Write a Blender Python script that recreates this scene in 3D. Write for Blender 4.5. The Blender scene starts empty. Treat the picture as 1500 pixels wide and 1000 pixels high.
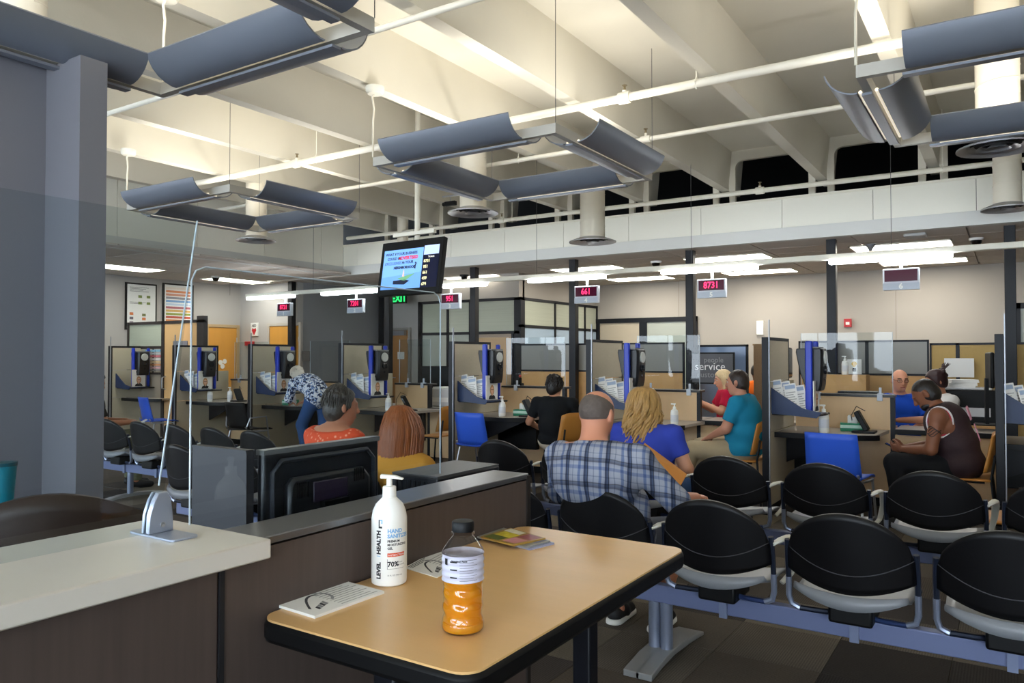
import bpy, math, random
import numpy as np
from mathutils import Matrix, Vector
R = math.radians
PI = math.pi
SC = bpy.context.scene
COL = SC.collection
random.seed(7)
# ---------------------------------------------------------------- camera
EYE = 1.46
FPX = 1124.0
YAW, PITCH = R(33.0), R(1.12)
cam_data = bpy.data.cameras.new('camera')
cam = bpy.data.objects.new('camera', cam_data)
COL.objects.link(cam)
cam.location = (0, 0, EYE)
cam.rotation_euler = (PI / 2 + PITCH, 0, YAW)
cam_data.sensor_width = 36
cam_data.lens = FPX * 36 / 1500
cam_data.clip_start = .05
cam_data.clip_end = 100
SC.camera = cam
# ---------------------------------------------------------------- daylight outside, exposure
world = bpy.data.worlds.new('daylight')
SC.world = world
world.use_nodes = True
bg = world.node_tree.nodes['Background']
bg.inputs[0].default_value = (.78, .89, 1.0, 1)
bg.inputs[1].default_value = 6.0
SC.view_settings.view_transform = 'Standard'
SC.view_settings.look = 'None'
SC.view_settings.exposure = 1.15
SC.view_settings.gamma = 1
SC.view_settings.use_curve_mapping = False
SC.cycles.max_bounces = 10
SC.cycles.transparent_max_bounces = 32
SC.cycles.caustics_reflective = False
SC.cycles.caustics_refractive = False
SC.cycles.sample_clamp_indirect = 6
PENDANT_W = 4.6       # watts of each upward tube pair in the hanging square lights
PENDANT_COL = (1.0, .95, .87)
TROFFER_E = 8.0        # emission of the ceiling troffers
RAIL_E = 13.0           # emission of the counter light rail tubes
# ---------------------------------------------------------------- pixel -> room point (measuring tool)
_F = Vector((-math.sin(YAW) * math.cos(PITCH), math.cos(YAW) * math.cos(PITCH), math.sin(PITCH)))
_R = Vector((math.cos(YAW), math.sin(YAW), 0))
_U = _R.cross(_F)
def ray(u, v):
    return _F + _R * ((u - 750) / FPX) + _U * ((500 - v) / FPX)
def at_z(u, v, z):
    d = ray(u, v); return Vector((0, 0, EYE)) + d * ((z - EYE) / d.z)
def at_y(u, v, y):
    d = ray(u, v); return Vector((0, 0, EYE)) + d * (y / d.y)
def at_x(u, v, x):
    d = ray(u, v); return Vector((0, 0, EYE)) + d * (x / d.x)
# ---------------------------------------------------------------- materials
def C(h):
    h = h.lstrip('#')
    f = lambda c: c / 12.92 if c <= .04045 else ((c + .055) / 1.055) ** 2.4
    return tuple(f(int(h[i:i + 2], 16) / 255) for i in (0, 2, 4)) + (1,)
_M = {}
def mat(name, col, rough=.5, metal=0, noise=None, bump=None, emit=None, trans=0, ior=1.45, alpha=None, spec=None, coat=0, rnd=None):
    """one procedural material; noise=(scale xyz, amount), bump=(scale, strength), rnd = per object brightness spread"""
    if name in _M: return _M[name]
    m = bpy.data.materials.new(name); m.use_nodes = True
    nt = m.node_tree; b = nt.nodes['Principled BSDF']
    c = C(col) if isinstance(col, str) else tuple(col)
    b.inputs['Base Color'].default_value = c
    b.inputs['Roughness'].default_value = rough
    b.inputs['Metallic'].default_value = metal
    if trans: b.inputs['Transmission Weight'].default_value = trans
    b.inputs['IOR'].default_value = ior
    if spec is not None: b.inputs['Specular IOR Level'].default_value = spec
    if coat: b.inputs['Coat Weight'].default_value = coat
    if emit:
        b.inputs['Emission Color'].default_value = C(emit[0]) if isinstance(emit[0], str) else emit[0]
        b.inputs['Emission Strength'].default_value = emit[1]
    tc = None
    def coords(scale):
        t = nt.nodes.new('ShaderNodeTexCoord'); mp = nt.nodes.new('ShaderNodeMapping')
        mp.inputs['Scale'].default_value = scale if isinstance(scale, (tuple, list)) else (scale,) * 3
        nt.links.new(t.outputs['Object'], mp.inputs[0]); return mp.outputs[0]
    last = None
    if noise:
        n = nt.nodes.new('ShaderNodeTexNoise'); n.inputs['Scale'].default_value = 1; n.inputs['Detail'].default_value = 4
        nt.links.new(coords(noise[0]), n.inputs['Vector'])
        mx = nt.nodes.new('ShaderNodeMix'); mx.data_type = 'RGBA'
        a = noise[1]
        mx.inputs[6].default_value = tuple(x * (1 - a) for x in c[:3]) + (1,)
        mx.inputs[7].default_value = tuple(min(1, x * (1 + a)) for x in c[:3]) + (1,)
        nt.links.new(n.outputs['Fac'], mx.inputs[0]); last = mx.outputs[2]
    if rnd:
        oi = nt.nodes.new('ShaderNodeObjectInfo'); mr = nt.nodes.new('ShaderNodeMapRange')
        mr.inputs[3].default_value = 1 - rnd; mr.inputs[4].default_value = 1 + rnd
        nt.links.new(oi.outputs['Random'], mr.inputs[0])
        hs = nt.nodes.new('ShaderNodeHueSaturation')
        nt.links.new(mr.outputs[0], hs.inputs['Value'])
        if last: nt.links.new(last, hs.inputs['Color'])
        else: hs.inputs['Color'].default_value = c
        last = hs.outputs[0]
    if last: nt.links.new(last, b.inputs['Base Color'])
    if bump:
        n = nt.nodes.new('ShaderNodeTexNoise'); n.inputs['Scale'].default_value = 1; n.inputs['Detail'].default_value = 3
        nt.links.new(coords(bump[0]), n.inputs['Vector'])
        bp = nt.nodes.new('ShaderNodeBump'); bp.inputs['Strength'].default_value = bump[1]; bp.inputs['Distance'].default_value = .01
        nt.links.new(n.outputs['Fac'], bp.inputs['Height']); nt.links.new(bp.outputs[0], b.inputs['Normal'])
    _M[name] = m
    return m
def pane(name, tint, refl=1.0):
    """clear acrylic / window glass: Fresnel mix of a straight-through and a mirror lobe"""
    if name in _M: return _M[name]
    m = bpy.data.materials.new(name); m.use_nodes = True; nt = m.node_tree
    nt.nodes.clear()
    o = nt.nodes.new('ShaderNodeOutputMaterial'); mx = nt.nodes.new('ShaderNodeMixShader')
    t = nt.nodes.new('ShaderNodeBsdfTransparent'); t.inputs[0].default_value = C(tint)
    g = nt.nodes.new('ShaderNodeBsdfGlossy'); g.inputs['Roughness'].default_value = .02
    fr = nt.nodes.new('ShaderNodeFresnel'); fr.inputs[0].default_value = 1.45
    ml = nt.nodes.new('ShaderNodeMath'); ml.operation = 'MULTIPLY'; ml.inputs[1].default_value = refl
    ge = nt.nodes.new('ShaderNodeNewGeometry'); bf = nt.nodes.new('ShaderNodeMath'); bf.operation = 'SUBTRACT'; bf.inputs[0].default_value = 1
    nt.links.new(ge.outputs['Backfacing'], bf.inputs[1])
    m2 = nt.nodes.new('ShaderNodeMath'); m2.operation = 'MULTIPLY'; nt.links.new(bf.outputs[0], m2.inputs[0]); nt.links.new(fr.outputs[0], m2.inputs[1])
    nt.links.new(m2.outputs[0], ml.inputs[0]); nt.links.new(ml.outputs[0], mx.inputs[0])
    nt.links.new(t.outputs[0], mx.inputs[1]); nt.links.new(g.outputs[0], mx.inputs[2]); nt.links.new(mx.outputs[0], o.inputs[0])
    _M[name] = m
    return m
# ---------------------------------------------------------------- mesh builder
class B:
    """collects shapes and links them as one mesh object"""
    def __init__(s, M=None):
        s.v, s.f, s.mi = [], [], []; s.M = M
    def add(s, vs, fs, m=0):
        o = len(s.v)
        if s.M is not None: vs = [s.M @ Vector(p) for p in vs]
        s.v += [tuple(p) for p in vs]; s.f += [tuple(i + o for i in f) for f in fs]; s.mi += [m] * len(fs)
        return s
    def box(s, x0, x1, y0, y1, z0, z1, m=0):
        return s.add([(x0, y0, z0), (x1, y0, z0), (x1, y1, z0), (x0, y1, z0), (x0, y0, z1), (x1, y0, z1), (x1, y1, z1), (x0, y1, z1)],
                     [(0, 3, 2, 1), (4, 5, 6, 7), (0, 1, 5, 4), (1, 2, 6, 5), (2, 3, 7, 6), (3, 0, 4, 7)], m)
    def prism(s, poly, z0, z1, m=0):
        n = len(poly)
        vs = [(x, y, z0) for x, y in poly] + [(x, y, z1) for x, y in poly]
        return s.add(vs, [tuple(range(n))[::-1], tuple(range(n, 2 * n))] + [(i, (i + 1) % n, n + (i + 1) % n, n + i) for i in range(n)], m)
    def prism_x(s, poly, x0, x1, m=0):     # polygon in (y,z) swept along x
        n = len(poly)
        vs = [(x0, y, z) for y, z in poly] + [(x1, y, z) for y, z in poly]
        return s.add(vs, [tuple(range(n))[::-1], tuple(range(n, 2 * n))] + [(i, (i + 1) % n, n + (i + 1) % n, n + i) for i in range(n)], m)
    def prism_y(s, poly, y0, y1, m=0):     # polygon in (x,z) swept along y
        n = len(poly)
        vs = [(x, y0, z) for x, z in poly] + [(x, y1, z) for x, z in poly]
        return s.add(vs, [tuple(range(n)), tuple(range(n, 2 * n))[::-1]] + [(i, n + i, n + (i + 1) % n, (i + 1) % n) for i in range(n)], m)
    def tube(s, pts, r, n=8, m=0, closed=False, flat=1.0):
        P = [Vector(p) for p in pts]; k = len(P)
        rr = r if isinstance(r, (list, tuple)) else [r] * k
        T = []
        for i in range(k):
            a = P[(i - 1) % k] if (closed or i) else P[0]; b = P[(i + 1) % k] if (closed or i < k - 1) else P[-1]
            T.append((b - a).normalized())
        up = Vector((0, 0, 1)) if abs(T[0].z) < .9 else Vector((0, 1, 0))
        X = T[0].cross(up).normalized(); vs = []
        for i in range(k):
            X = (X - T[i] * X.dot(T[i])).normalized(); Y = T[i].cross(X)
            for j in range(n):
                a = 2 * PI * j / n
                vs.append(P[i] + X * (rr[i] * math.cos(a)) + Y * (rr[i] * flat * math.sin(a)))
        fs = []
        for i in range(k if closed else k - 1):
            q = (i + 1) % k
            for j in range(n):
                fs.append((i * n + j, i * n + (j + 1) % n, q * n + (j + 1) % n, q * n + j))
        if not closed: fs += [tuple(range(n))[::-1], tuple(range((k - 1) * n, k * n))]
        return s.add(vs, fs, m)
    def cyl(s, p0, p1, r0, r1=None, n=16, m=0):
        return s.tube([p0, p1], [r0, r0 if r1 is None else r1], n, m)
    def lathe(s, prof, n=24, c=(0, 0, 0), m=0, caps=True, lobes=None):
        vs, fs = [], []
        for r, z in prof:
            for j in range(n):
                a = 2 * PI * j / n
                q = r * (1 + (lobes(a, z) if lobes else 0))
                vs.append((c[0] + q * math.cos(a), c[1] + q * math.sin(a), c[2] + z))
        k = len(prof)
        for i in range(k - 1):
            for j in range(n):
                fs.append((i * n + j, i * n + (j + 1) % n, (i + 1) * n + (j + 1) % n, (i + 1) * n + j))
        if caps: fs += [tuple(range(n))[::-1], tuple(range((k - 1) * n, k * n))]
        return s.add(vs, fs, m)
    def ell(s, c, r, n=14, m=0, k=8):
        prof = [(max(1e-4, math.sin(PI * i / k)), -math.cos(PI * i / k)) for i in range(k + 1)]
        vs = [(c[0] + r[0] * q * math.cos(2 * PI * j / n), c[1] + r[1] * q * math.sin(2 * PI * j / n), c[2] + r[2] * z) for q, z in prof for j in range(n)]
        fs = [(i * n + j, i * n + (j + 1) % n, (i + 1) * n + (j + 1) % n, (i + 1) * n + j) for i in range(k) for j in range(n)]
        return s.add(vs, fs, m)
    def sheet(s, fn, ns, nt, m=0):         # surface fn(s,t), s,t in 0..1
        vs = [fn(i / ns, j / nt) for j in range(nt + 1) for i in range(ns + 1)]
        fs = [(j * (ns + 1) + i, j * (ns + 1) + i + 1, (j + 1) * (ns + 1) + i + 1, (j + 1) * (ns + 1) + i) for j in range(nt) for i in range(ns)]
        return s.add(vs, fs, m)
    def mesh(s, name, ms):
        me = bpy.data.meshes.new(name); me.from_pydata(s.v, [], s.f)
        for m in (ms if isinstance(ms, (list, tuple)) else [ms]): me.materials.append(m)
        me.polygons.foreach_set('material_index', s.mi)
        me.polygons.foreach_set('use_smooth', [True] * len(s.f))
        me.update(); me.set_sharp_from_angle(angle=R(38))
        return me
    def obj(s, name, ms, parent=None, bevel=0, solid=0, loc=None, rotz=0):
        o = bpy.data.objects.new(name, s.mesh(name, ms)); COL.objects.link(o)
        if parent: o.parent = parent
        if loc is not None: o.location = loc
        if rotz: o.rotation_euler.z = rotz
        if solid:
            d = o.modifiers.new('thickness', 'SOLIDIFY'); d.thickness = solid; d.offset = 0
        if bevel:
            d = o.modifiers.new('bevel', 'BEVEL'); d.width = bevel; d.segments = 2; d.limit_method = 'ANGLE'; d.angle_limit = R(50)
        return o
def thing(name, label, cat, loc=(0, 0, 0), rotz=0, group=None):
    o = bpy.data.objects.new(name, None); COL.objects.link(o); o.empty_display_size = .1
    o.location = loc; o.rotation_euler = (0, 0, rotz)
    return tag(o, label, cat, group)
def tag(o, label, cat, group=None):
    o['label'] = label; o['category'] = cat
    if group: o['group'] = group
    return o
def struct(o):
    o['kind'] = 'structure'; return o
def dup(o, loc=None, rotz=None, label=None, group=None, parent=None):
    c = o.copy(); COL.objects.link(c); c.parent = parent
    for ch in o.children: dup(ch, parent=c)
    if loc is not None: c.location = loc
    if rotz is not None: c.rotation_euler = (0, 0, rotz)
    if label: c['label'] = label
    if group: c['group'] = group
    return c
def text(s, size, loc, rot, m, parent=None, align='CENTER', ext=.0006, name='lettering', bold=0, shear=0, sx=1):
    cu = bpy.data.curves.new(name, 'FONT'); cu.body = s; cu.size = size; cu.align_x = align; cu.align_y = 'CENTER'
    cu.extrude = ext; cu.offset = bold; cu.shear = shear; cu.resolution_u = 2
    t = bpy.data.objects.new(name, cu); COL.objects.link(t)
    me = bpy.data.meshes.new_from_object(t.evaluated_get(bpy.context.evaluated_depsgraph_get()))
    bpy.data.objects.remove(t); me.materials.clear(); me.materials.append(m)
    o = bpy.data.objects.new(name, me); COL.objects.link(o)
    o.location = loc; o.rotation_euler = rot; o.scale = (sx, 1, 1)
    if parent: o.parent = parent
    return o
FACE_Y = (PI / 2, 0, 0)          # lettering that faces -Y
FACE_X = (PI / 2, 0, PI / 2)     # lettering that faces +X
def wrap_text(s, size, rad, ang, z, m, parent, rot=0, align='LEFT', bold=0, name='lettering'):
    """lettering bent round a bottle of radius rad; ang = angle of its start, rot in degrees turns it in its own plane"""
    cu = bpy.data.curves.new(name, 'FONT'); cu.body = s; cu.size = size; cu.align_x = align; cu.offset = bold; cu.resolution_u = 2
    t = bpy.data.objects.new(name, cu); COL.objects.link(t)
    dg = bpy.context.evaluated_depsgraph_get(); me = bpy.data.meshes.new_from_object(t.evaluated_get(dg))
    bpy.data.objects.remove(t)
    c, q = math.cos(R(rot)), math.sin(R(rot))
    for v in me.vertices:
        x, y = v.co.x * c - v.co.y * q, v.co.x * q + v.co.y * c
        a = ang + x / rad
        v.co = (rad * math.cos(a), rad * math.sin(a), z + y)
    me.materials.clear(); me.materials.append(m)
    o = bpy.data.objects.new(name, me); COL.objects.link(o); o.parent = parent
    return o
# palette
WHITE = mat('white paint', '#e8e4d6', .6, noise=(3, .02))
DECK = mat('painted concrete deck', '#d6d1c2', .75, noise=(2.2, .05), bump=(30, .08))
SOFF = mat('soffit paint', '#eceade', .6)
SOFFBAND = mat('soffit lower band', '#cfd0cd', .6)
WALLG = mat('grey wall paint', '#b3aeaa', .7, noise=(1.5, .03))
WALLB = mat('beige wall paint', '#a8a299', .7, noise=(1.5, .03))
WALLD = mat('dark grey wall paint', '#98979b', .6, noise=(1.5, .03))
BLACK = mat('black plastic', '#08090b', .5, spec=.3)
BLACKM = mat('black metal', '#0e1017', .45, noise=(6, .1), spec=.35)
VOID = mat('painted darkness', '#0a0a0a', .9)  # flat black stands in for missing light in the plenum and recesses
CHROME = mat('satin metal', '#b9bcc4', .3, .9)
STEEL = mat('grey powder coated steel', '#7c86a3', .4, .35)
WPLAS = mat('white plastic', '#ecebe6', .4)
PAPER = mat('white paper', '#e9e8e4', .8)
INK = mat('black ink', '#17171a', .7)
GREYINK = mat('grey ink', '#6d6e72', .8)
OAK = mat('oak laminate', '#c79a62', .45, noise=((2, 2, 14), .12))
MAPLE = mat('maple laminate', '#d9b88e', .5, noise=((9, 9, 1.2), .07))
WALNUT = mat('dark walnut laminate', '#4e433e', .5, noise=((60, 60, 2.5), .22))
FABRIC = mat('tan partition fabric', '#bfb49c', .9, noise=(40, .06), bump=(220, .25))
FABRICT = mat('mustard partition fabric', '#b79a62', .9, noise=(40, .06), bump=(220, .25))
BLUE = mat('blue plastic', '#2a58cc', .42)
BLUEM = mat('blue painted metal', '#1233b0', .35)
NAVY = mat('navy plastic', '#1d2f52', .45)
DOORW = mat('honey wood door', '#cf9440', .45, noise=((7, 7, .8), .14))
BENT = mat('bentwood ply', '#bb7f38', .4, noise=((5, 5, 2), .12))
ACRYL = pane('clear acrylic', '#f1f5f6', 1.0)
GLASS = pane('window glass', '#d5e0e4', 1.0)
EDGE = mat('acrylic edge', '#cfdce6', .25, trans=.3)
CORD = mat('white cord', '#e6e0cf', .6)
REDLED = mat('red led digits', '#ff2a6a', .4, emit=('#ff2458', 1.2))
LEDBG = mat('led window', '#3a0d22', .15, emit=('#7a0f3c', .06))
GREENP = mat('green card', '#1c7f5c', .6)
# ================================================================ SETTING
ZC = 2.93          # suspended ceiling
YS, XS = 9.95, -10.1   # soffit faces
YB = 14.27         # back wall
XL = -13.5         # wall at the end of the room
ZD, ZST = 4.16, 3.66   # deck, underside of the stems
# floor with carpet tiles
floor = struct(B().box(-16, 6, -4, 17, -.12, -.008).obj('floor', mat('carpet backing', '#4b423b', .95, noise=(25, .25))))
def carpet_mat():
    m = bpy.data.materials.new('carpet tile'); m.use_nodes = True; nt = m.node_tree; b = nt.nodes['Principled BSDF']
    b.inputs['Roughness'].default_value = .95; b.inputs['Specular IOR Level'].default_value = .15
    oi = nt.nodes.new('ShaderNodeObjectInfo'); cr = nt.nodes.new('ShaderNodeValToRGB'); cr.color_ramp.interpolation = 'CONSTANT'
    e = cr.color_ramp.elements
    e[0].position = 0; e[0].color = C('#5a544d'); e[1].position = .3; e[1].color = C('#474240')
    for p, c in ((.5, '#696258'), (.68, '#343130'), (.84, '#534c45')):
        q = e.new(p); q.color = C(c)
    nt.links.new(oi.outputs['Random'], cr.inputs[0])
    tc = nt.nodes.new('ShaderNodeTexCoord')
    w = nt.nodes.new('ShaderNodeTexWave'); w.bands_direction = 'X'; w.inputs['Scale'].default_value = 26; w.inputs['Distortion'].default_value = 1.5; w.inputs['Detail Scale'].default_value = 3
    nt.links.new(tc.outputs['Object'], w.inputs['Vector'])
    n = nt.nodes.new('ShaderNodeTexNoise'); n.inputs['Scale'].default_value = 130; nt.links.new(tc.outputs['Object'], n.inputs['Vector'])
    n2 = nt.nodes.new('ShaderNodeTexNoise'); n2.inputs['Scale'].default_value = 4; nt.links.new(tc.outputs['Object'], n2.inputs['Vector'])
    a = nt.nodes.new('ShaderNodeMath'); a.operation = 'MULTIPLY'; nt.links.new(w.outputs['Fac'], a.inputs[0]); nt.links.new(n2.outputs['Fac'], a.inputs[1])
    a2 = nt.nodes.new('ShaderNodeMath'); a2.operation = 'ADD'; nt.links.new(a.outputs[0], a2.inputs[0]); nt.links.new(n.outputs['Fac'], a2.inputs[1])
    mr = nt.nodes.new('ShaderNodeMapRange'); mr.inputs[1].default_value = .2; mr.inputs[2].default_value = 1.2; mr.inputs[3].default_value = .62; mr.inputs[4].default_value = 1.35
    nt.links.new(a2.outputs[0], mr.inputs[0])
    hs = nt.nodes.new('ShaderNodeHueSaturation'); nt.links.new(mr.outputs[0], hs.inputs['Value']); nt.links.new(cr.outputs[0], hs.inputs['Color'])
    nt.links.new(hs.outputs[0], b.inputs['Base Color'])
    return m
TS = .5
tile_me = B().prism([(-TS / 2 + .002, -TS / 2 + .002), (TS / 2 - .002, -TS / 2 + .002), (TS / 2 - .002, TS / 2 - .002), (-TS / 2 + .002, TS / 2 - .002)], -.008, 0).mesh('carpet_tile', carpet_mat())
ntile = 0
for ix in range(-19, 4):
    for iy in range(4, 16):
        x, y = ix * TS, iy * TS + .02
        d = -x * math.sin(YAW) + y * math.cos(YAW); lat = x * math.cos(YAW) + y * math.sin(YAW)
        u = 750 + FPX * lat / d
        if 130 < u < 1620 and (u > 740 or d > 3.5) and not (-2.6 < x < -1.4 and y < 2.2) and ntile < 290 and d < 9.2:
            o = bpy.data.objects.new('carpet_tile', tile_me); COL.objects.link(o); o.parent = floor
            o.location = (x, y, 0); o.rotation_euler.z = PI / 2 * ((ix + iy) % 2); ntile += 1
# concrete deck with stems
deck = struct(B().box(-16, 6, -4, YS + .14, ZD, ZD + .2).obj('ceiling', DECK))
SP = 1.217
stem_me = B().prism_y([(-.06, ZST), (.06, ZST), (.105, ZD), (-.105, ZD)], -4, YS + .6).mesh('beam', DECK)
stem_x = [-.728 - SP * k for k in range(-5, 8)]
for x in stem_x:
    o = bpy.data.objects.new('beam', stem_me); COL.objects.link(o); o.parent = deck; o.location.x = x
# end plates with round-cornered openings above the counter soffit
def bay_plate():
    b = B(); w = SP - .16; h0, h1 = 3.3, ZD; mg, top, rr = .07, .13, .10
    outer_l, outer_r = -w / 2, w / 2
    arc = lambda cx, cz, a0, a1: [(cx + rr * math.cos(a0 + (a1 - a0) * i / 5), cz + rr * math.sin(a0 + (a1 - a0) * i / 5)) for i in range(6)]
    il, ir, it = outer_l + mg, outer_r - mg, h1 - top
    left = [(outer_l, h0), (il, h0)] + arc(il + rr, it - rr, PI, PI / 2) + [(0, it), (0, h1), (outer_l - .03, h1)]
    b.prism_y(left, YS + .08, YS + .14)
    b.prism_y([(-x, z) for x, z in reversed(left)], YS + .08, YS + .14)
    return b.mesh('end_plate', DECK)
bp_me = bay_plate()
for k in range(len(stem_x) - 1):
    o = bpy.data.objects.new('end_plate', bp_me); COL.objects.link(o); o.parent = deck; o.location.x = (stem_x[k] + stem_x[k + 1]) / 2
plen = struct(B().box(-16, 6, YB + .2, YB + .3, 2.9, 4.5).box(-16, 6, YS + .14, YB + .3, 4.3, 4.4).box(-16, 6, YS + .2, YB + .2, ZC + .06, ZC + .1).obj('ceiling', VOID))  # lining coloured black to paint in the unlit void
# soffits
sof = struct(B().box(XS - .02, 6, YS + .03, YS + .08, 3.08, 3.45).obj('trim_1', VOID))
def panel_row(parent, x0, x1, step, yy, z0, z1, mm, name):
    x = x1
    me = None
    while x > x0 + .01:
        a = max(x0, x - step)
        B().box(a + .003, x - .003, yy, yy + .03, z0, z1).obj(name, mm, parent); x = a
panel_row(sof, XS, 6, 1.05, YS, 3.083, 3.44, SOFF, 'soffit_panel')
B().box(XS - .04, 6, YS - .02, YS + .1, ZC - .01, 3.08).obj('soffit_band', SOFFBAND, sof)
B().box(XS - .04, 6, YS - .015, YS + .06, 3.44, 3.47).obj('top_rail', WHITE, sof)
sofl = struct(B().box(XS - .1, XS - .04, -4, YS + .03, 3.08, ZD).obj('trim_2', SOFF))
y = -4
while y < YS:
    B().box(XS - .04, XS, y + .004, min(y + 1.22, YS) - .004, 3.083, ZD - .05).obj('soffit_panel', SOFF, sofl); y += 1.22
B().box(XS - .1, XS + .02, -4, YS - .02, ZC - .01, 3.08).obj('soffit_band', SOFFBAND, sofl)
# suspended ceiling, an L of lay-in tiles
low = struct(B().box(XL - .1, 6, YS + .1, YB + .1, ZC + .03, ZC + .06).box(XL - .1, XS - .1, -1, YS + .1, ZC + .03, ZC + .06).obj('ceiling', mat('ceiling grid', '#c9c4bb', .7)))
ACT = mat('ceiling tile', '#c9c2ba', .95, noise=(60, .06), bump=(150, .2), rnd=.04)
def ctile(w, d): return B().prism([(-w / 2 + .012, -d / 2 + .012), (w / 2 - .012, -d / 2 + .012), (w / 2 - .012, d / 2 - .012), (-w / 2 + .012, d / 2 - .012)], ZC - .004, ZC + .02).mesh('ceiling_tile', ACT)
ct = ctile(1.22, .61)
def tile_run(x0, nx, y0, ny):
    for i in range(nx):
        for j in range(ny):
            o = bpy.data.objects.new('ceiling_tile', ct); COL.objects.link(o); o.parent = low
            o.location = (x0 + 1.22 * (i + .5), y0 + .61 * (j + .5), 0)
tile_run(-12.6, 13, YS + .1, 7)
tile_run(XL, 3, 3.2, 11)
# walls
YW = 10.36; XD = -11.77
wl = struct(B().box(XL - .15, XL, -1, YW, 0, ZC + .03).obj('wall_left', WALLG))
wb1 = struct(B().box(XL - .15, XD, YW, YW + .15, 0, ZC + .03).obj('wall_back', WALLG))
YH = 12.75
struct(B().box(XD - .15, -7.4, YH, YH + .12, 0, ZC + .03).obj('wall_hall', WALLG))
wd = struct(B().box(XD - .15, XD, YW + .15, YH, 0, ZC + .03).obj('wall_left', WALLD))
wb = struct(B().box(XD, 6, YB, YB + .15, 0, ZC + .03).obj('wall_back', WALLB))
for x in (-9.2, -5.4, -1.6, 1.0): B().box(x - .004, x + .004, YB - .004, YB, 1.5, ZC).obj('wall_joint', mat('wall joint grey', '#8f877d', .8), wb)  # thin darker lines along the wall panel joints
wr = struct(B().box(5.9, 6, -4, YB + .1, 0, 4.3).obj('wall_right', WALLB))
rear = B().box(-16, 6, -4.15, -4, 0, .85).box(-16, 6, -4.15, -4, 2.75, 4.3)
for x in np.arange(-15, 6, 2.4): rear.box(x - .18, x + .18, -4.15, -4, .85, 2.75)
struct(rear.obj('wall_front', WALLB))
# grey wing wall beside the entrance
c0 = at_z(118, 80, 3.0)
wing = B().box(c0.x - .34, c0.x, c0.y, c0.y + .14, 0, 3.0)
wing.box(c0.x - .50, c0.x - .34, c0.y - 1.6, c0.y + .14, 0, 3.0)
struct(wing.obj('wall_entrance', mat('grey drywall', '#787880', .42, noise=(2, .03))))
# doors
def door(name, origin, rotz, w=.92, h=2.06, frame='#b3aaa0', handle=True, col=DOORW):
    """a door leaf seen from its local -Y side, frame 6 cm"""
    fm = mat('door frame ' + frame, frame, .5)
    d = struct(B().box(-w / 2 - .06, -w / 2, -.04, .02, 0, h + .06).box(w / 2, w / 2 + .06, -.04, .02, 0, h + .06).box(-w / 2, w / 2, -.04, .02, h, h + .06).obj(name, fm, None, .004, 0, origin, rotz))
    B().box(-w / 2 + .003, w / 2 - .003, -.02, .0, .01, h - .003).obj('door_leaf', col, d)
    if handle:
        B().cyl((-w / 2 + .07, -.02, 1.0), (-w / 2 + .07, -.07, 1.0), .012).cyl((-w / 2 + .07, -.065, 1.0), (-w / 2 + .18, -.065, 1.0), .01).obj('door_handle', CHROME, d)
    for z in (.25, 1.05, 1.8): B().cyl((w / 2 - .002, -.03, z - .05), (w / 2 - .002, -.03, z + .05), .012).obj('hinge', CHROME, d)
    return d
pa, pb = at_x(300, 560, XL), at_x(348, 560, XL)
d1 = door('door_1', (XL + .005, (pa.y + pb.y) / 2, 0), PI / 2, pb.y - pa.y - .1, 2.05, '#b59a74')
for dx, dz in ((-.05, 1.34), (.05, 1.36), (0, 1.26)):
    B().lathe([(.001, 0), (.05, 0), (.05, .004), (.001, .004)], 14).obj('paper_disc', PAPER, d1).matrix_local = Matrix.Translation((dx, -.022, dz)) @ Matrix.Rotation(PI / 2, 4, 'X')
pa, pb = at_y(394, 520, YW), at_y(442, 520, YW)
d2 = door('door_2', ((pa.x + pb.x) / 2, YW - .005, 0), 0, pb.x - pa.x - .1, 2.07)
pa, pb = at_y(571, 520, YH), at_y(603, 520, YH)
d3 = door('door_3', ((pa.x + pb.x) / 2, YH - .02, 0), 0, pb.x - pa.x - .12, 2.03, '#9a9690', True, mat('brown wood door', '#b0804e', .45, noise=((7, 7, .8), .1)))
B().box(-.2, .2, -.1, -.02, 1.92, 2.02).obj('door_closer', CHROME, d3)
B().box(-.05, .14, -.026, -.02, 1.40, 1.56).obj('door_notice', PAPER, d3)
# ================================================================ OVERHEAD
# hanging square lights: four gull-wing reflectors on a square frame
SILV = mat('silver reflector paint', '#7d838f', .4, .25, noise=(3, .04))
LAMPW = mat('reflector inside white', '#efe9da', .5)
TUBE = mat('lamp tube glow', '#fff3d8', .3, emit=((1, .88, .70, 1), .32))
ZF = 3.0
def reflector_mesh():
    b = B(); L = .60
    wing = [(.058, .0), (.09, .002), (.13, .014), (.17, .036), (.202, .066), (.225, .10), (.238, .135)]
    for sgn in (1, -1):
        n = len(wing); vs, fs = [], []
        for x in (-L, L):
            vs += [(x, sgn * y, z) for y, z in wing]
            vs += [(x, sgn * (y - .004), z + .008) for y, z in wing]
        N = 2 * n
        for i in range(n - 1):
            fs += [(i, i + 1, N + i + 1, N + i), (n + i, N + n + i, N + n + i + 1, n + i + 1)]
        fs += [(n - 1, 2 * n - 1, N + 2 * n - 1, N + n - 1)]
        for x0 in (0, N): fs += [(x0 + i, x0 + i + 1, x0 + n + i + 1, x0 + n + i) for i in range(n - 1)]
        b.add(vs, fs, 0)
    b.box(-L - .02, L + .02, -.028, .028, -.02, -.006, 0)     # spine below the wings
    return b.mesh('reflector', [SILV])
refl_me = reflector_mesh()
tube_me = B().cyl((-.56, -.044, .02), (.56, -.044, .02), .011, n=8).cyl((-.56, .044, .02), (.56, .044, .02), .011, n=8).mesh('lamp_tube', TUBE)
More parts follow.
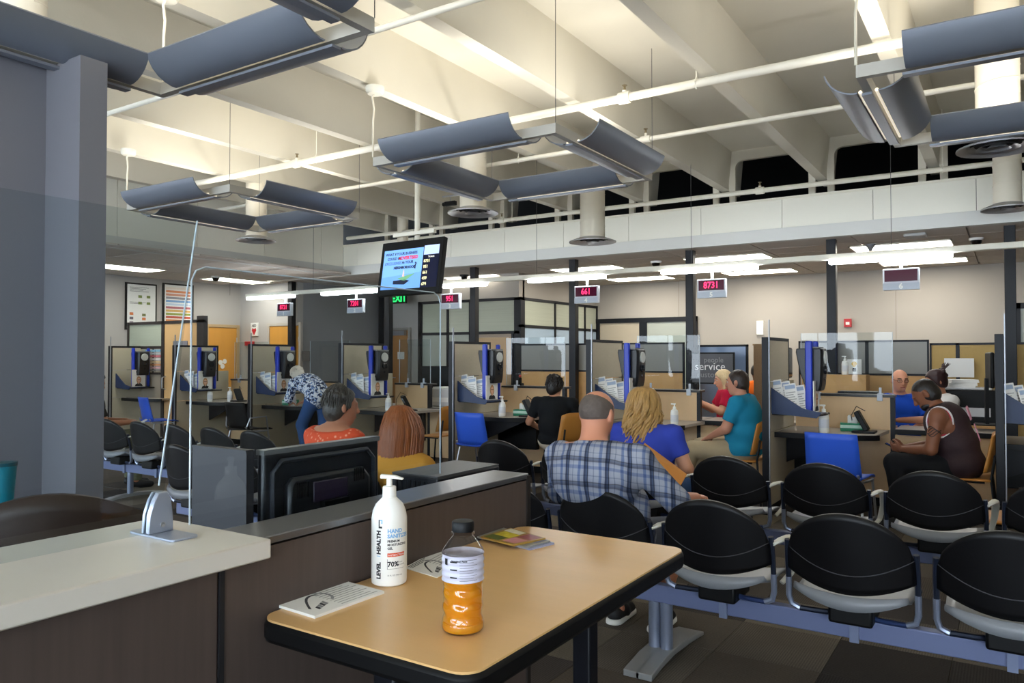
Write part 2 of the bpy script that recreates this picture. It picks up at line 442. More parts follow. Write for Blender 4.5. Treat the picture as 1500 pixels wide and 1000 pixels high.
def pendant(x0, y0, label, cords):
    S = 1.70
    t = thing('pendant_light', label, 'pendant light', (x0 + S / 2, y0 + S / 2, ZF), 0, 'square pendant lights')
    h = S / 2
    for a in range(4):
        Mr = Matrix.Rotation(a * PI / 2, 4, 'Z')
        o = B(Mr).box(-h + .045, h, -h, -h + .045, .0, .07).obj('frame_bar', mat('pale frame paint', '#b5b2aa', .5), t)
        o = bpy.data.objects.new('reflector', refl_me); COL.objects.link(o); o.parent = t
        o.matrix_local = Mr @ Matrix.Translation((0, -h + .022, -.012))
        q = bpy.data.objects.new('lamp_tube', tube_me); COL.objects.link(q); q.parent = o
        ld = bpy.data.lights.new('uplight', 'AREA'); ld.shape = 'RECTANGLE'; ld.size = 1.1; ld.size_y = .18; ld.energy = PENDANT_W; ld.color = PENDANT_COL
        l = bpy.data.objects.new('uplight', ld); COL.objects.link(l); l.parent = t
        l.matrix_local = Mr @ Matrix.Translation((0, -h + .022, .16)) @ Matrix.Rotation(PI, 4, 'X')
    for cx, cy, kind in cords:
        top = ZST - ZF
        if kind == 'cord':
            B().tube([(cx * h, cy * h, .07), (cx * h, cy * h, top * .55), (cx * h + .012, cy * h, top * .7), (cx * h - .008, cy * h, top * .85), (cx * h + .02, cy * h, top - .07)], .008, 6).obj('power_cord', CORD, t)
            B().lathe([(.001, 0), (.06, 0), (.075, .02), (.075, .06), (.001, .06)], 16, (cx * h + .02, cy * h, top - .08)).obj('junction_box', WHITE, t)
        else:
            B().cyl((cx * h, cy * h, .07), (cx * h, cy * h, ZD - ZF), .0025, n=5).obj('hanging_cable', mat('steel cable', '#4a4a4c', .5), t)
    return t
W4 = [(-1, -1, 'cord'), (1, -1, 'cable'), (1, 1, 'cable'), (-1, 1, 'cable')]
pendant(-4.31, 4.57, 'square pendant light of silver reflectors hanging in front of the tv', W4)
pendant(-7.80, 4.55, 'square pendant light near the wing wall, above the waiting seats by station one', W4)
pendant(-.70, 4.57, 'square pendant light cut by the picture edge, its underside tubes seen', W4)
pendant(-4.22, .98, 'square pendant light closest to the camera, over the reception counter', [(-1, 1, 'cord'), (1, 1, 'cable'), (1, -1, 'cable')])
pendant(-.70, .98, 'unseen square pendant light added as fill above and behind the camera', W4)  # this and the next two are unseen, added to fill the hall evenly
pendant(2.80, 4.57, 'unseen square pendant light added as fill beyond the cut off one', W4)
pendant(2.80, .98, 'unseen square pendant light added as fill near the right wall', W4)
# sprinkler and conduit pipes
def pipe(y, z, r, x0, x1, label, heads=(), hang=()):
    p = tag(B().cyl((x0, y, z), (x1, y, z), r, n=10).obj('sprinkler_pipe', WHITE), label, 'pipe')
    for x in heads:
        B().cyl((x - .05, y, z), (x + .05, y, z), r * 1.45, n=10).cyl((x, y, z), (x, y, z + .06), r * .6, n=8).obj('pipe_coupling', WHITE, p)
        B().cyl((x, y, z + .06), (x, y, z + .10), .014, .008, 8).cyl((x, y, z + .10), (x, y, z + .105), .022, n=10).obj('sprinkler_head', [mat('brass', '#8d8064', .35, .7)], p)
    for x in hang:
        B().cyl((x, y, z), (x, y, ZD), .006, n=5).tube([(x, y - r - .005, z), (x, y, z - r - .006), (x, y + r + .005, z), (x, y, z + r + .02)], .006, 5, closed=True).obj('pipe_hanger', WHITE, p)
hx = lambda u, v, y: at_y(u, v, y).x
pipe(5.8, 3.60, .034, -10, 5.8, 'thick white sprinkler pipe crossing in front of the hanging lights', [hx(915, 142, 5.8), hx(435, 238, 5.8)], [hx(1020, 108, 5.8), -6.3])
pipe(7.06, 3.61, .024, -10, 5.8, 'thin white pipe crossing the ceiling behind the thick sprinkler pipe', [hx(946, 205, 7.06)], [-4.5])
pipe(3.72, 3.61, .022, -10, 5.8, 'thin white pipe high above the reception counter', [], [-2])
pipe(9.55, 3.50, .03, -9.6, 5.8, 'grey white pipe running just in front of the counter soffit top', [hx(1113, 270, 9.55), hx(735, 315, 9.55)], [-6.2, -.6, 1.5])
# round ducts with ring diffusers
DUCT = mat('white duct', '#ded7c6', .55)
def duct(u, v, z, r, label, top=ZD):
    p = at_z(u, v, z)
    t = thing('duct_diffuser', label, 'air duct', (p.x, p.y, z))
    b = B().cyl((0, 0, .06), (0, 0, top - z), r, n=24)
    for k in range(1, 5): b.tube([(r * 1.01 * math.cos(a), r * 1.01 * math.sin(a), .2 * k + .05 * a / PI) for a in np.linspace(0, 2 * PI, 24)], .004, 4)
    b.obj('duct_pipe', DUCT, t)
    f = B().lathe([(r, .07), (r * 1.9, .02), (r * 1.9, .008), (r * 1.6, .02), (r * 1.2, .05)], 28, caps=False).obj('outer_ring', mat('diffuser metal', '#a8a8aa', .4, .5), t)
    for k, q in enumerate((1.35, 1.0, .6)):
        B().lathe([(r * q, .02 - .006 * k), (r * (q - .28), .04)], 24, caps=False).obj('diffuser_ring', mat('diffuser metal', '#a8a8aa', .4, .5), t)
    B().lathe([(.001, .045), (r * 1.3, .045), (r * 1.3, .05), (.001, .05)], 20).obj('diffuser_throat', VOID, t)  # black disc paints in the darkness of the duct mouth
duct(693, 314, 3.0, .145, 'round white duct dropping behind the middle hanging light')
duct(375, 354, 2.93, .13, 'round white duct dropping behind the hanging light by the wing wall')
duct(868, 356, 2.88, .155, 'round white duct in front of the soffit right of the tv')
duct(1462, 220, 2.95, .14, 'large white duct beside the cut off hanging light')
duct(1476, 308, 2.93, .125, 'white duct in front of the soffit at the picture edge')
duct(32, 104, 3.2, .13, 'white duct behind the top of the grey wing wall')
cp = at_y(590, 330, 9.6)
tag(B().cyl((cp.x, cp.y, ZC), (cp.x, cp.y, ZD), .09, n=20).obj('white_column', DUCT), 'white round column behind the tv pole, meeting the soffit corner', 'column')
# television on a ceiling pole
def tv():
    c = at_z(600, 391, 2.55)
    # keep its distance in front of the soffit
    d = ray(600, 391); c = Vector((0, 0, EYE)) + d * (8.2 / d.dot(_F))
    rz = YAW - R(36)
    t = thing('tv', 'flat tv on a ceiling pole showing an advertisement and ticket numbers', 'tv', c, rz)
    W, H = .90, .60
    tilt = Matrix.Rotation(R(-9), 4, 'X')
    s = B().box(-W / 2, W / 2, 0, .06, -H / 2, H / 2).obj('casing', BLACK, t, .006); s.matrix_local = tilt
    def quad(x0, x1, z0, z1, m, nm='screen', y=-.002):
        o = B().box(x0, x1, y - .001, y, z0, z1).obj(nm, m, s); return o
    e = lambda n, c_, k: mat(n, c_, .3, emit=(c_, k))
    quad(-.40, .18, -.235, .205, e('tv sky blue', '#7fb4ff', 0.32))
    quad(.19, .40, .12, .22, e('tv pale blue', '#b8cdff', 0.38))
    quad(.185, .41, -.235, .118, e('tv navy', '#0b1230', .15), 'number_panel')
    T = lambda st, sz, x, z, m, **k: text(st, sz, (x, -.0045, z), FACE_Y, m, s, **k)
    k0 = e('tv dark text', '#181a33', .3); k1 = e('tv red text', '#d3242b', .4); k2 = e('tv lettering white', '#f4f2e6', .5); ky = e('tv yellow text', '#f6efb4', .5)
    T('WHAT if YOUR BUSINESS', .042, -.14, .155, k0, bold=.001)
    T('COULD BE', .042, -.24, .105, k0, bold=.001); T('ADVERTISED', .05, -.03, .105, k1, bold=.002)
    T('EXCLUSIVELY', .045, -.24, .052, k0, shear=.3); T('in YOUR', .042, -.03, .055, k0, bold=.001)
    T('NEIGHBORHOOD', .04, -.07, .0, k0, bold=.002); T('?', .10, .085, .01, k0, bold=.003)
    T('Tickets', .03, .30, .095, k2)
    for i, n_ in enumerate(('8731', '951', '661', '459', '674')): T(n_, .045, .20, .05 - .062 * i, ky, align='LEFT', bold=.001)
    grn = e('tv green', '#5f8f6a', .7); gr2 = e('tv road', '#4f6ca0', .6); skin = e('tv figure', '#d9a490', .7)
    o = B().prism_y([(-.40, -.1), (.18, -.06), (.18, -.235), (-.40, -.235)], -.0042, -.0034).obj('picture_land', e('tv land', '#6fa3ee', 0.32), s)
    o = B().prism_y([(-.17, -.12), (.02, -.08), (.1, -.07), (.0, -.125), (-.05, -.15)], -.0052, -.0044).obj('picture_lawn', grn, s)
    o = B().prism_y([(-.22, -.14), (-.05, -.135), (.02, -.15), (-.05, -.19), (-.22, -.18)], -.0052, -.0044).obj('picture_slab', e('tv slab', '#1a2238', .4), s)
    B().prism_y([(-.09, -.10), (-.075, -.02), (-.06, -.10)], -.006, -.0052).obj('picture_figure', skin, s)
    B().box(-.06, .06, .05, .12, .05, .22).obj('mount', BLACKM, t)
    B().cyl((0, .12, .1), (0, .12, ZD - c.z), .03, n=14).obj('ceiling_pole', WHITE, t)
    B().box(-.3, .3, .05, .09, H / 2 + .05, H / 2 + .09).obj('cable_tray', WHITE, t)
tv()
# projector-like camera bracket on the stem behind the tv pole
pb_ = at_y(660, 298, 8.4)
br = thing('ceiling_camera', 'small black camera on a bracket below a beam, behind the middle hanging light', 'camera', (pb_.x, pb_.y, pb_.z))
B().box(-.09, .09, -.03, .03, -.03, .03).obj('body', BLACK, br, .006)
B().cyl((-.09, 0, 0), (-.13, 0, 0), .028).obj('lens', BLACK, br)
B().box(-.15, .15, .0, .02, .1, .12).cyl((0, 0, .03), (0, 0, ZST - pb_.z), .008, n=6).obj('bracket', CHROME, br)
# dome cameras on the suspended ceiling
for u, v, l in ((316, 404, 'black dome camera between the two troffers over the left wall'), (680, 402, 'black dome camera on the ceiling right of the tv'), (961, 382, 'black dome camera on the ceiling above the display of desk four'), (1430, 348, 'black dome camera on the ceiling near the picture edge')):
    p = at_z(u, v, ZC)
    t = thing('dome_camera', l, 'camera', (p.x, p.y, ZC - .005), 0, 'ceiling dome cameras')
    B().lathe([(.001, 0), (.085, 0), (.08, -.03), (.001, -.03)][::-1], 18).obj('base', WPLAS if u != 680 else BLACK, t)
    B().lathe([(.065, -.03), (.06, -.06), (.04, -.085), (.001, -.095)][::-1], 18).obj('dome', mat('smoked dome', '#0b0b0d', .1), t)
p = at_z(1275, 357, ZC); t = thing('ceiling_sensor', 'small grey sensor cone on the ceiling beside a troffer', 'sensor', (p.x, p.y, ZC - .005))
B().lathe([(.02, -.09), (.03, -.06), (.06, -.02), (.06, 0)], 16).obj('cone', mat('grey plastic', '#77777a', .5), t)
p = at_z(1341, 342, ZC); t = thing('access_point', 'flat square wireless unit on the ceiling above display six', 'sensor', (p.x, p.y, ZC - .005))
B().prism([(-.12, -.12), (.12, -.12), (.12, .12), (-.12, .12)], -.04, 0).obj('body', mat('pale grey plastic', '#a8a8a8', .5), t, .015)
# recessed troffers
TRO = mat('troffer lens', '#fff6e4', .4, emit=((1, .95, .84, 1), TROFFER_E))
for u, v, w, dp, l in ((1320, 359, 1.2, .6, 'lit troffer above display six, close to the soffit'), (1352, 382, 1.2, .6, 'lit troffer just over the top of display six'),
                (1066, 377, 1.2, .6, 'lit troffer above display five, close to the soffit'), (1112, 397, 1.2, .6, 'lit troffer right of display five, further back'),
                (862, 393, 1.2, .6, 'lit troffer above display four, close to the soffit'), (938, 407, 1.2, .6, 'lit troffer right of display four, further back'),
                (700, 405, 1.2, .6, 'lit troffer beside the tv'), (790, 418, 1.2, .6, 'lit troffer over the office glazing'),
                (180, 391, .6, 1.2, 'lit troffer beside the wing wall above the framed posters'), (347, 410, .6, 1.2, 'lit troffer over the corner with the wooden doors')):
    p = at_z(u, v, ZC)
    t = thing('ceiling_troffer', l, 'ceiling light', (p.x, p.y, ZC), 0, 'recessed ceiling lights')
    B().box(-w / 2, w / 2, -dp / 2, -dp / 2 + .02, -.02, 0).box(-w / 2, w / 2, dp / 2 - .02, dp / 2, -.02, 0).box(-w / 2, -w / 2 + .02, -dp / 2, dp / 2, -.02, 0).box(w / 2 - .02, w / 2, -dp / 2, dp / 2, -.02, 0).obj('frame', WHITE, t)
    B().box(-w / 2 + .02, w / 2 - .02, -dp / 2 + .02, dp / 2 - .02, -.016, -.006).obj('lens', TRO, t)
# light rail with number displays
YR = 8.6
rail = thing('light_rail', 'long white light rail hanging over the service counter', 'light rail', (0, YR, 2.44))
B().box(at_y(362, 430, YR).x, 2.5, -.04, .04, .035, .095).obj('housing', WHITE, rail, .008)
RT = mat('rail tube glow', '#ffffff', .3, emit=((.95, .98, 1, 1), RAIL_E))
segs = [(364, 430), (473, 556), (650, 712), (775, 886), (970, 1110), (1215, 1396)]
for a, b_ in segs:
    xa, xb = at_y(a, 410, YR).x, at_y(b_, 400, YR).x
    B().box(xa, xb, -.05, .05, -.01, .036).obj('lit_tube', RT, rail, .012)
for k, xx in enumerate(np.arange(-11.5, 2.4, 2.1)):
    B().cyl((xx, 0, .095), (xx, 0, ZD - 2.44 - (1.2 if False else 0)), .0028, n=5).obj('hanging_cable', mat('steel cable', '#4a4a4c', .5), rail)
nums = [(418, '1', '8721'), (522, '2', '7201'), (661, '3', '951'), (860, '4', '661'), (1043, '5', '8731'), (1320, '6', '')]
for i, (u, d_, led) in enumerate(nums):
    X = at_y(u, 400, YR).x
    t = thing('number_display', ['number display by the corner with the wooden doors, over desk one', 'number display left of the tv, over desk two', 'number display just right of the tv, over desk three', 'number display over desk four, in front of the office glazing', 'number display showing 8731 over desk five', 'number display with a blank red window over desk six'][i], 'display', (X, YR, 2.13), 0, 'desk number displays')
    B().box(-.165, .165, -.03, .03, 0, .215).obj('casing', mat('display casing', '#c8ccd4', .4), t, .006)
    B().box(-.148, .148, -.034, -.03, .085, .20).obj('led_window', LEDBG, t)
    B().box(-.165, .165, -.033, -.03, .0, .068).obj('number_plate', mat('number plate', '#b4bcc8', .4), t)
    B().cyl((0, 0, .215), (0, 0, .31), .016, n=8).obj('stem', WPLAS, t)
    if led: text(led, .105, (0, -.036, .142), FACE_Y, REDLED, t, bold=.0015, name='led_digits', sx=.85)
    text(d_, .075, (0, -.035, .034), FACE_Y, WPLAS, t, bold=.003, name='number')
# ================================================================ SERVICE COUNTER
YP = 7.23
PX = [-1.896 + 1.83 * (k - 6) for k in range(8)]
YC = 8.28
DN = ['the wing wall station', 'desk one', 'desk two', 'desk three', 'desk four', 'desk five', 'desk six', 'the edge desk']
for u in (424, 566, 692, 838, 1010, 1218, 1481):
    p = at_y(u, 500, 10.2)
    struct(B().box(p.x - .055, p.x + .055, 10.2, 10.31, 0, ZC).obj('pillar', BLACKM, None, .004))
# --- partition prototype
def partition():
    t = thing('booth_partition', 'x', 'partition', (0, YP, 0), 0, 'booth partitions')
    B().box(-.04, .022, 0, .045, 0, 1.64).obj('end_post', BLACKM, t, .004)
    B().box(.0245, .033, -.004, .014, .04, 1.80).obj('metal_strip', mat('strip aluminium', '#9b9fa6', .4, .6), t)
    B().box(-.02, .02, .045, .80, 1.61, 1.64).box(-.02, .02, .77, .80, 1.05, 1.61).obj('top_frame', BLACKM, t)
    B().box(-.018, .018, .045, .77, 1.23, 1.61).obj('fabric_panel', FABRIC, t)
    B().box(-.018, .018, .045, 1.0, .76, 1.222).obj('fabric_panel', FABRIC, t)
    B().box(-.018, .018, .045, 1.0, 0.08, .752).obj('fabric_panel', FABRIC, t)
    B().box(-.02, .02, .045, 1.0, 0, .08).obj('base_strip', BLACKM, t)
    # navy brochure tray and shelf
    pts = [(.02, 1.17), (.02, .93), (.42, .90), (.46, .95), (.30, .985), (.15, 1.08)]
    B().prism_y([(x, z) for x, z in pts][::-1], .10, .115).box(.02, .45, .115, .40, .925, .94).obj('brochure_tray', NAVY, t)
    B().prism([(.02, .12), (.42, .12), (.46, .30), (.46, .5), (.42, .58), (.02, .62)], .915, .93).obj('shelf', BLACK, t)
    return t
part0 = partition()
plabel = lambda k: f'tan fabric partition with black edge on the left side of {DN[k]}'
parts_ = []
for k in range(8):
    o = part0 if k == 0 else dup(part0)
    o.location = (PX[k], YP, 0); o['label'] = plabel(k); parts_.append(o)
# --- photo camera station
HEAD = mat('camera body black', '#15171c', .35)
FLASH = mat('flash window', '#c9ccc8', .2)
def station():
    t = thing('photo_station', 'x', 'camera', (0, 0, 0), 0, 'photo camera stations')
    B().prism([(-.032, -.02), (.032, -.02), (.032, .02), (-.032, .02)], .94, 1.605).obj('blue_post', BLUEM, t, .012)
    B().prism([(-.022, .25), (.03, .25), (.03, .29), (-.022, .29)], .94, 1.605).obj('blue_post', BLUEM, t, .012)
    h = B(); prof = [(1.14, -.02, .09), (1.20, -.05, .105), (1.30, -.085, .112), (1.42, -.11, .115), (1.50, -.125, .115), (1.535, -.12, .11)]
    vs, fs = [], []
    for z, a, b_ in prof:
        vs += [(a, .03, z), (b_ - .02, .03, z), (b_, .05, z), (b_, .22, z), (b_ - .02, .24, z), (a, .24, z)]
    n = 6
    for i in range(len(prof) - 1): fs += [(i * n + j, i * n + (j + 1) % n, (i + 1) * n + (j + 1) % n, (i + 1) * n + j) for j in range(n)]
    fs += [tuple(range(n))[::-1], tuple(range(len(vs) - n, len(vs)))]
    h.add(vs, fs); hd = h.obj('camera_head', HEAD, t, .008)
    Mx = Matrix.Translation((.115, .135, 1.45)) @ Matrix.Rotation(PI / 2, 4, 'Y')
    B(Mx).lathe([(.001, 0), (.062, 0), (.058, .012), (.001, .014)], 20).obj('flash_window', FLASH, hd)
    Mx = Matrix.Translation((.11, .135, 1.335)) @ Matrix.Rotation(PI / 2, 4, 'Y')
    B(Mx).lathe([(.001, 0), (.04, 0), (.04, .02), (.03, .022), (.026, .01), (.001, .008)], 18).obj('lens', mat('lens glass', '#22252c', .08), hd)
    B(Matrix.Translation((.11, .135, 1.255)) @ Matrix.Rotation(PI / 2, 4, 'Y')).lathe([(.001, 0), (.014, 0), (.012, .008), (.001, .009)], 12).obj('sensor', mat('lens glass', '#22252c', .08), hd)
    B().box(-.05, .08, .02, .26, 1.535, 1.55).obj('head_cap', mat('grey plastic', '#77777a', .5), hd)
    # portrait placard facing +X
    s = B().box(.045, .052, -.05, .19, .945, 1.235).obj('photo_placard', PAPER, t)
    x = .0535
    B().box(x, x + .001, .02, .16, 1.185, 1.21).obj('placard_heading', INK, s)
    F = lambda pts, nm, m, q: B().prism_x(pts, x, x + q).obj(nm, m, s)
    ov = lambda cy, cz, ry, rz, n=16: [(cy + ry * math.cos(2 * PI * i / n), cz + rz * math.sin(2 * PI * i / n)) for i in range(n)]
    F(ov(.07, 1.06, .042, .062), 'printed_hair', mat('printed hair', '#b98a5c', .7), .0012)
    F([(.0, .955), (.14, .955), (.125, .99), (.09, 1.005), (.05, 1.005), (.015, .99)], 'printed_shoulders', INK, .0016)
    F(ov(.07, 1.06, .026, .038), 'printed_face', mat('printed face', '#e3b296', .7), .002)
    F(ov(.07, 1.012, .012, .02), 'printed_neck', mat('printed face', '#e3b296', .7), .0018)
    B().box(x + .002, x + .003, .048, .066, 1.062, 1.07).box(x + .002, x + .003, .074, .092, 1.062, 1.07).obj('printed_glasses', INK, s)
    return t
st0 = station()
for k in range(8):
    o = st0 if k == 0 else dup(st0)
    o.location = (PX[k] + .33, YP + .23, 0)
    o['label'] = f'black photo camera between blue posts, portrait placard below, at {DN[k]}'
# --- brochures in trays
bro = B().box(-.055, .055, -.002, .002, 0, .25).obj('brochure', PAPER)
B().box(-.045, .045, -.0035, -.002, .20, .235).obj('brochure_heading', mat('blue print', '#9fb0c8', .8), bro)
bl = B()
for i in range(7): bl.box(-.045, .04 - .01 * (i % 3), -.0032, -.002, .03 + .022 * i, .038 + .022 * i)
bl.obj('brochure_text', mat('pale print', '#a9a9a6', .8), bro)
first = True
for k in range(1, 8):
    for i in range(4):
        o = bro if first else dup(bro); first = False
        o.location = (PX[k] + .085 + .065 * i, YP + .15 + .05 * (i % 2), 1.00 - .017 * i); o.rotation_euler = (R(-14), R(-9), R(18))
        tag(o, f'{["white form nearest the partition", "second white form from the partition", "third white form from the partition", "outermost white form"][i]} in the navy tray of {DN[k]}', 'brochure', f'forms in the tray of {DN[k]}')
# --- writing shelf
ws0 = tag(B().prism([(.02, .22), (.60, .20), (.86, .36), (.90, 1.03), (.02, 1.03)], .715, .745).obj('writing_shelf', [mat('grey laminate', '#a39a90', .35)], None, 0), 'x', 'desk', 'writing shelves')
B().prism([(.02, .205), (.605, .185), (.875, .35), (.90, .40), (.86, .38), (.60, .205), (.02, .225)], .70, .748).obj('edge_band', BLACK, ws0)
B().prism_y([(.03, .70), (.70, .70), (.03, .42)], .62, .65).obj('bracket', BLACKM, ws0)
B().box(.03, .60, .95, 1.03, .3, .70).obj('modesty_panel', BLACK, ws0)
for k in range(8):
    o = ws0 if k == 0 else dup(ws0)
    o.location = (PX[k], YP, 0); o['label'] = f'dark edged writing shelf at {DN[k]}'
# --- wood fronted counters, acrylic screens
def counter(k, w):
    x0, x1, xe = PX[k] + .025, PX[k] + w, PX[k] + 1.80
    t = thing('teller_counter', f'wood fronted teller counter with black trim at {DN[k]}', 'counter', (x0, YC, 0), 0, 'teller counters')
    W = x1 - x0; E = xe - x0
    B().box(0, W, 0, .04, .08, .735).obj('front_panel', MAPLE, t)
    B().box(0, W, 0, .04, .741, 1.06).obj('front_panel', MAPLE, t)
    B().box(0, W + .04, -.006, .05, 0, .08).obj('kick_strip', BLACK, t)
    B().box(W, W + .04, -.008, .05, 0, 1.06).obj('corner_post', BLACKM, t)
    B().box(0, W + .04, -.02, .16, 1.06, 1.085).obj('ledge', mat('dark ledge', '#2a2a2d', .35), t, .004)
    B().box(W + .04, E, 0, .03, .08, .70).obj('front_panel', MAPLE, t)
    B().box(W + .04, E, -.02, .52, .72, .755).obj('transaction_top', mat('grey laminate', '#a39a90', .35), t)
    B().box(W + .04, E, -.03, -.015, .71, .757).obj('top_edge', BLACK, t)
    B().box(.0, W, .16, .55, .72, .75).obj('teller_top', mat('grey laminate', '#a39a90', .35), t)
    B().box(.0, W, .5, .54, .0, .72).obj('cabinet_back', MAPLE, t)
    return W
wid = {0: .9, 1: .9, 2: .9, 3: .62, 4: .92, 5: .80, 6: .91}
for k in range(7):
    W = counter(k, wid[k]); x0 = PX[k] + .025
    zt = 1.70
    s = thing('acrylic_screen', f'clear acrylic screen clipped above the counter of {DN[k]}', 'acrylic screen', (x0, YC + .03, 1.085), 0, 'counter acrylic screens')
    B().box(.05, W + .02, -.003, .003, 0.003, zt - 1.085).obj('pane', ACRYL, s)
    B().box(W + .018, W + .024, -.004, .004, .003, zt - 1.085).box(.048, .054, -.004, .004, .003, zt - 1.085).obj('pane_edge', EDGE, s)
    for xx in (W - .09, .22):
        B().box(xx - .025, xx + .025, -.055, -.02, -.06, .0).box(xx - .025, xx + .025, -.055, .02, .0, .012).box(xx - .012, xx + .012, -.02, -.004, .01, .07).obj('clip', mat('clear clip', '#c3ccda', .3), s, .004)
# --- chairs
def stack_chair(name, m, label, group=None):
    t = thing(name, label, 'chair', (0, 0, 0), 0, group)
    B().sheet(lambda s, q: ((s - .5) * .44 * (1 - .06 * q), -.20 - .07 * q + .05 * (2 * s - 1) ** 2 * (1 - .3 * q), .47 + .36 * q), 8, 7).obj('backrest', m, t, 0, .014)
    B().sheet(lambda s, q: ((s - .5) * .45, -.20 + .43 * q, .455 + .012 * (2 * s - 1) ** 2 - .02 * max(0, q - .8) * 5 * max(0, q - .8) * 5), 8, 8).obj('seat', m, t, 0, .014)
    for s in (-1, 1):
        B().tube([(s * .20, -.21, .50), (s * .215, -.17, .44), (s * .225, .02, .43), (s * .225, .16, .43)], .011, 8).obj('seat_rail', CHROME, t)
        B().tube([(s * .215, -.13, .44), (s * .24, -.24, 0.008)], .011, 8).obj('leg', CHROME, t)
        B().tube([(s * .22, .15, .44), (s * .24, .22, 0.008)], .011, 8).obj('leg', CHROME, t)
    return t
bc = stack_chair('stacking_chair', BLUE, 'blue plastic chair with its back turned, at desk six', 'blue plastic chairs')
bc.location = (-1.22, 6.95, 0); bc.rotation_euler.z = R(-6)
p = at_z(706, 652, .47)
dup(bc, (at_y(706, 640, 7.2).x, 7.2, 0), R(-4), 'blue plastic chair with its back turned, at desk four')
dup(bc, (at_y(229, 620, 7.1).x + .05, 7.1, 0), R(-12), 'blue plastic chair seen through the screens, at desk one')
k_ = stack_chair('stacking_chair', BLACK, 'black chair with chrome arms in front of desk two')
k_.location = (at_y(364, 620, 7.0).x, 7.0, 0)
for s in (-1, 1): B().tube([(s * .22, -.20, .50), (s * .25, -.17, .62), (s * .25, .10, .63), (s * .235, .14, .45)], .011, 8).obj('armrest', CHROME, k_)
def wood_chair(label, x, y, rz):
    t = thing('bentwood_chair', label, 'chair', (x, y, 0), rz, 'bentwood chairs')
    B().sheet(lambda s, q: ((s - .5) * (.42 - .04 * q), -.19 - .06 * q + .045 * (2 * s - 1) ** 2, .52 + .32 * q - .03 * (2 * s - 1) ** 4 * q), 8, 6).obj('backrest', BENT, t, 0, .014)
    B().sheet(lambda s, q: ((s - .5) * .43, -.19 + .42 * q, .455 - .02 * max(0, q - .7) * 3), 6, 6).obj('seat', BENT, t, 0, .014)
    for s in (-1, 1):
        B().tube([(s * .16, -.225, .66), (s * .165, -.195, .46), (s * .2, -.24, .008)], .011, 8).obj('leg', BLACKM, t)
        B().tube([(s * .17, -.15, .437), (s * .18, .16, .435), (s * .2, .21, .008)], .011, 8).obj('leg', BLACKM, t)
    return t
wood_chair('wooden chair under the man in the teal polo shirt', -2.24, 7.62, R(90))
wood_chair('wooden chair under the man in the dark basketball jersey', -.335, 7.50, R(90))
wood_chair('wooden chair behind the woman in the black shirt', -4.22, 7.62, R(62))
wood_chair('empty wooden chair at desk three left of the partition', at_y(640, 610, 7.75).x, 7.75, R(90))
wood_chair('wooden chair at the picture edge, only its curved back seen', -.02, 5.7, R(75))
# --- small things on the writing shelves
def sanitizer(name, label, loc, s=1.0, grp='pump bottles on the desks'):
    t = thing(name, label, 'bottle', loc, 0, grp)
    b = B().lathe([(.001, 0), (.036, 0), (.04, .006), (.04, .13), (.034, .158), (.016, .17), (.001, .17)], 16).obj('bottle_body', WPLAS, t)
    B().lathe([(.001, .17), (.016, .17), (.016, .192), (.006, .195), (.006, .222), (.001, .222)], 12).box(-.035, .012, -.008, .008, .215, .228).obj('pump', WPLAS, t)
    B().lathe([(.0405, .04), (.0408, .05), (.0408, .10), (.0405, .11)], 16, caps=False).obj('label_print', mat('bottle print', '#d9dade', .6), b)
    t.scale = (s, s, s)
    return t
def tissue(label, loc):
    t = thing('tissue_box', label, 'tissue box', loc, .2)
    B().box(-.11, .11, -.055, .055, 0, .075).obj('carton', GREENP, t, .004)
    B().box(-.111, .111, -.056, .0, .03, .06).obj('carton_print', mat('mint print', '#b9d8c8', .7), t)
    B().sheet(lambda s, q: ((s - .5) * .09, .02 * math.sin(6 * s) - .01, .072 + .07 * q + .012 * math.sin(9 * s) * q), 8, 4).obj('tissue', PAPER, t, 0, .002)
def reader(label, loc, rz=0):
    t = thing('card_reader', label, 'card reader', loc, rz, 'card readers')
    B().box(-.10, .10, -.09, .09, 0, .02).obj('base', BLACK, t, .006)
    a = B(Matrix.Translation((.02, .02, .02)) @ Matrix.Rotation(R(-28), 4, 'Y')).box(-.02, .025, -.055, .055, 0, .20).obj('terminal', BLACK, t, .008)
    B(Matrix.Translation((.02, .02, .02)) @ Matrix.Rotation(R(-28), 4, 'Y')).box(-.024, -.021, -.04, .04, .11, .18).obj('screen', mat('reader screen', '#4c5560', .2), t)
    B().tube([(.0, .05, .20), (-.08, .08, .24), (-.13, .10, .15), (-.12, .14, .05), (-.05, .12, .012)], .004, 6).obj('cable', BLACK, t)
zs = .746
def sp(k, dx, dy): return (PX[k] + dx, YP + dy, zs)
sanitizer('pump_bottle', 'white pump bottle on the shelf of desk six', sp(6, .42, .42), 1.15)
tissue('green tissue box behind the pump bottle of desk six', sp(6, .62, .74))
reader('black card reader with screen on the shelf of desk six', sp(6, .74, .62))
sanitizer('pump_bottle', 'white pump bottle on the shelf of desk five', (at_y(988, 620, 7.6).x, 7.6, zs), 1.0)
sanitizer('pump_bottle', 'white pump bottle beside the tissues of desk four', sp(4, .46, .40), 1.05)
tissue('green tissue box between bottle and card reader at desk four', sp(4, .62, .62))
reader('black card reader tilted on the shelf of desk four', sp(4, .77, .52))
sanitizer('pump_bottle', 'white pump bottle on the shelf of desk three', sp(3, .48, .40), 1.0)
reader('dark card reader on the shelf of desk three', sp(3, .74, .50), R(60))
sanitizer('pump_bottle', 'white pump bottle on the shelf of desk two', sp(2, .50, .38), 1.0)
tissue('green tissue box beside the pump bottle of desk two', sp(2, .30, .5))
sanitizer('pump_bottle', 'white pump bottle under the portrait placard of desk one', sp(1, .42, .36), 1.0)
sanitizer('pump_bottle', 'second white pump bottle of desk one, beside the card reader', sp(1, .66, .55), 1.0)
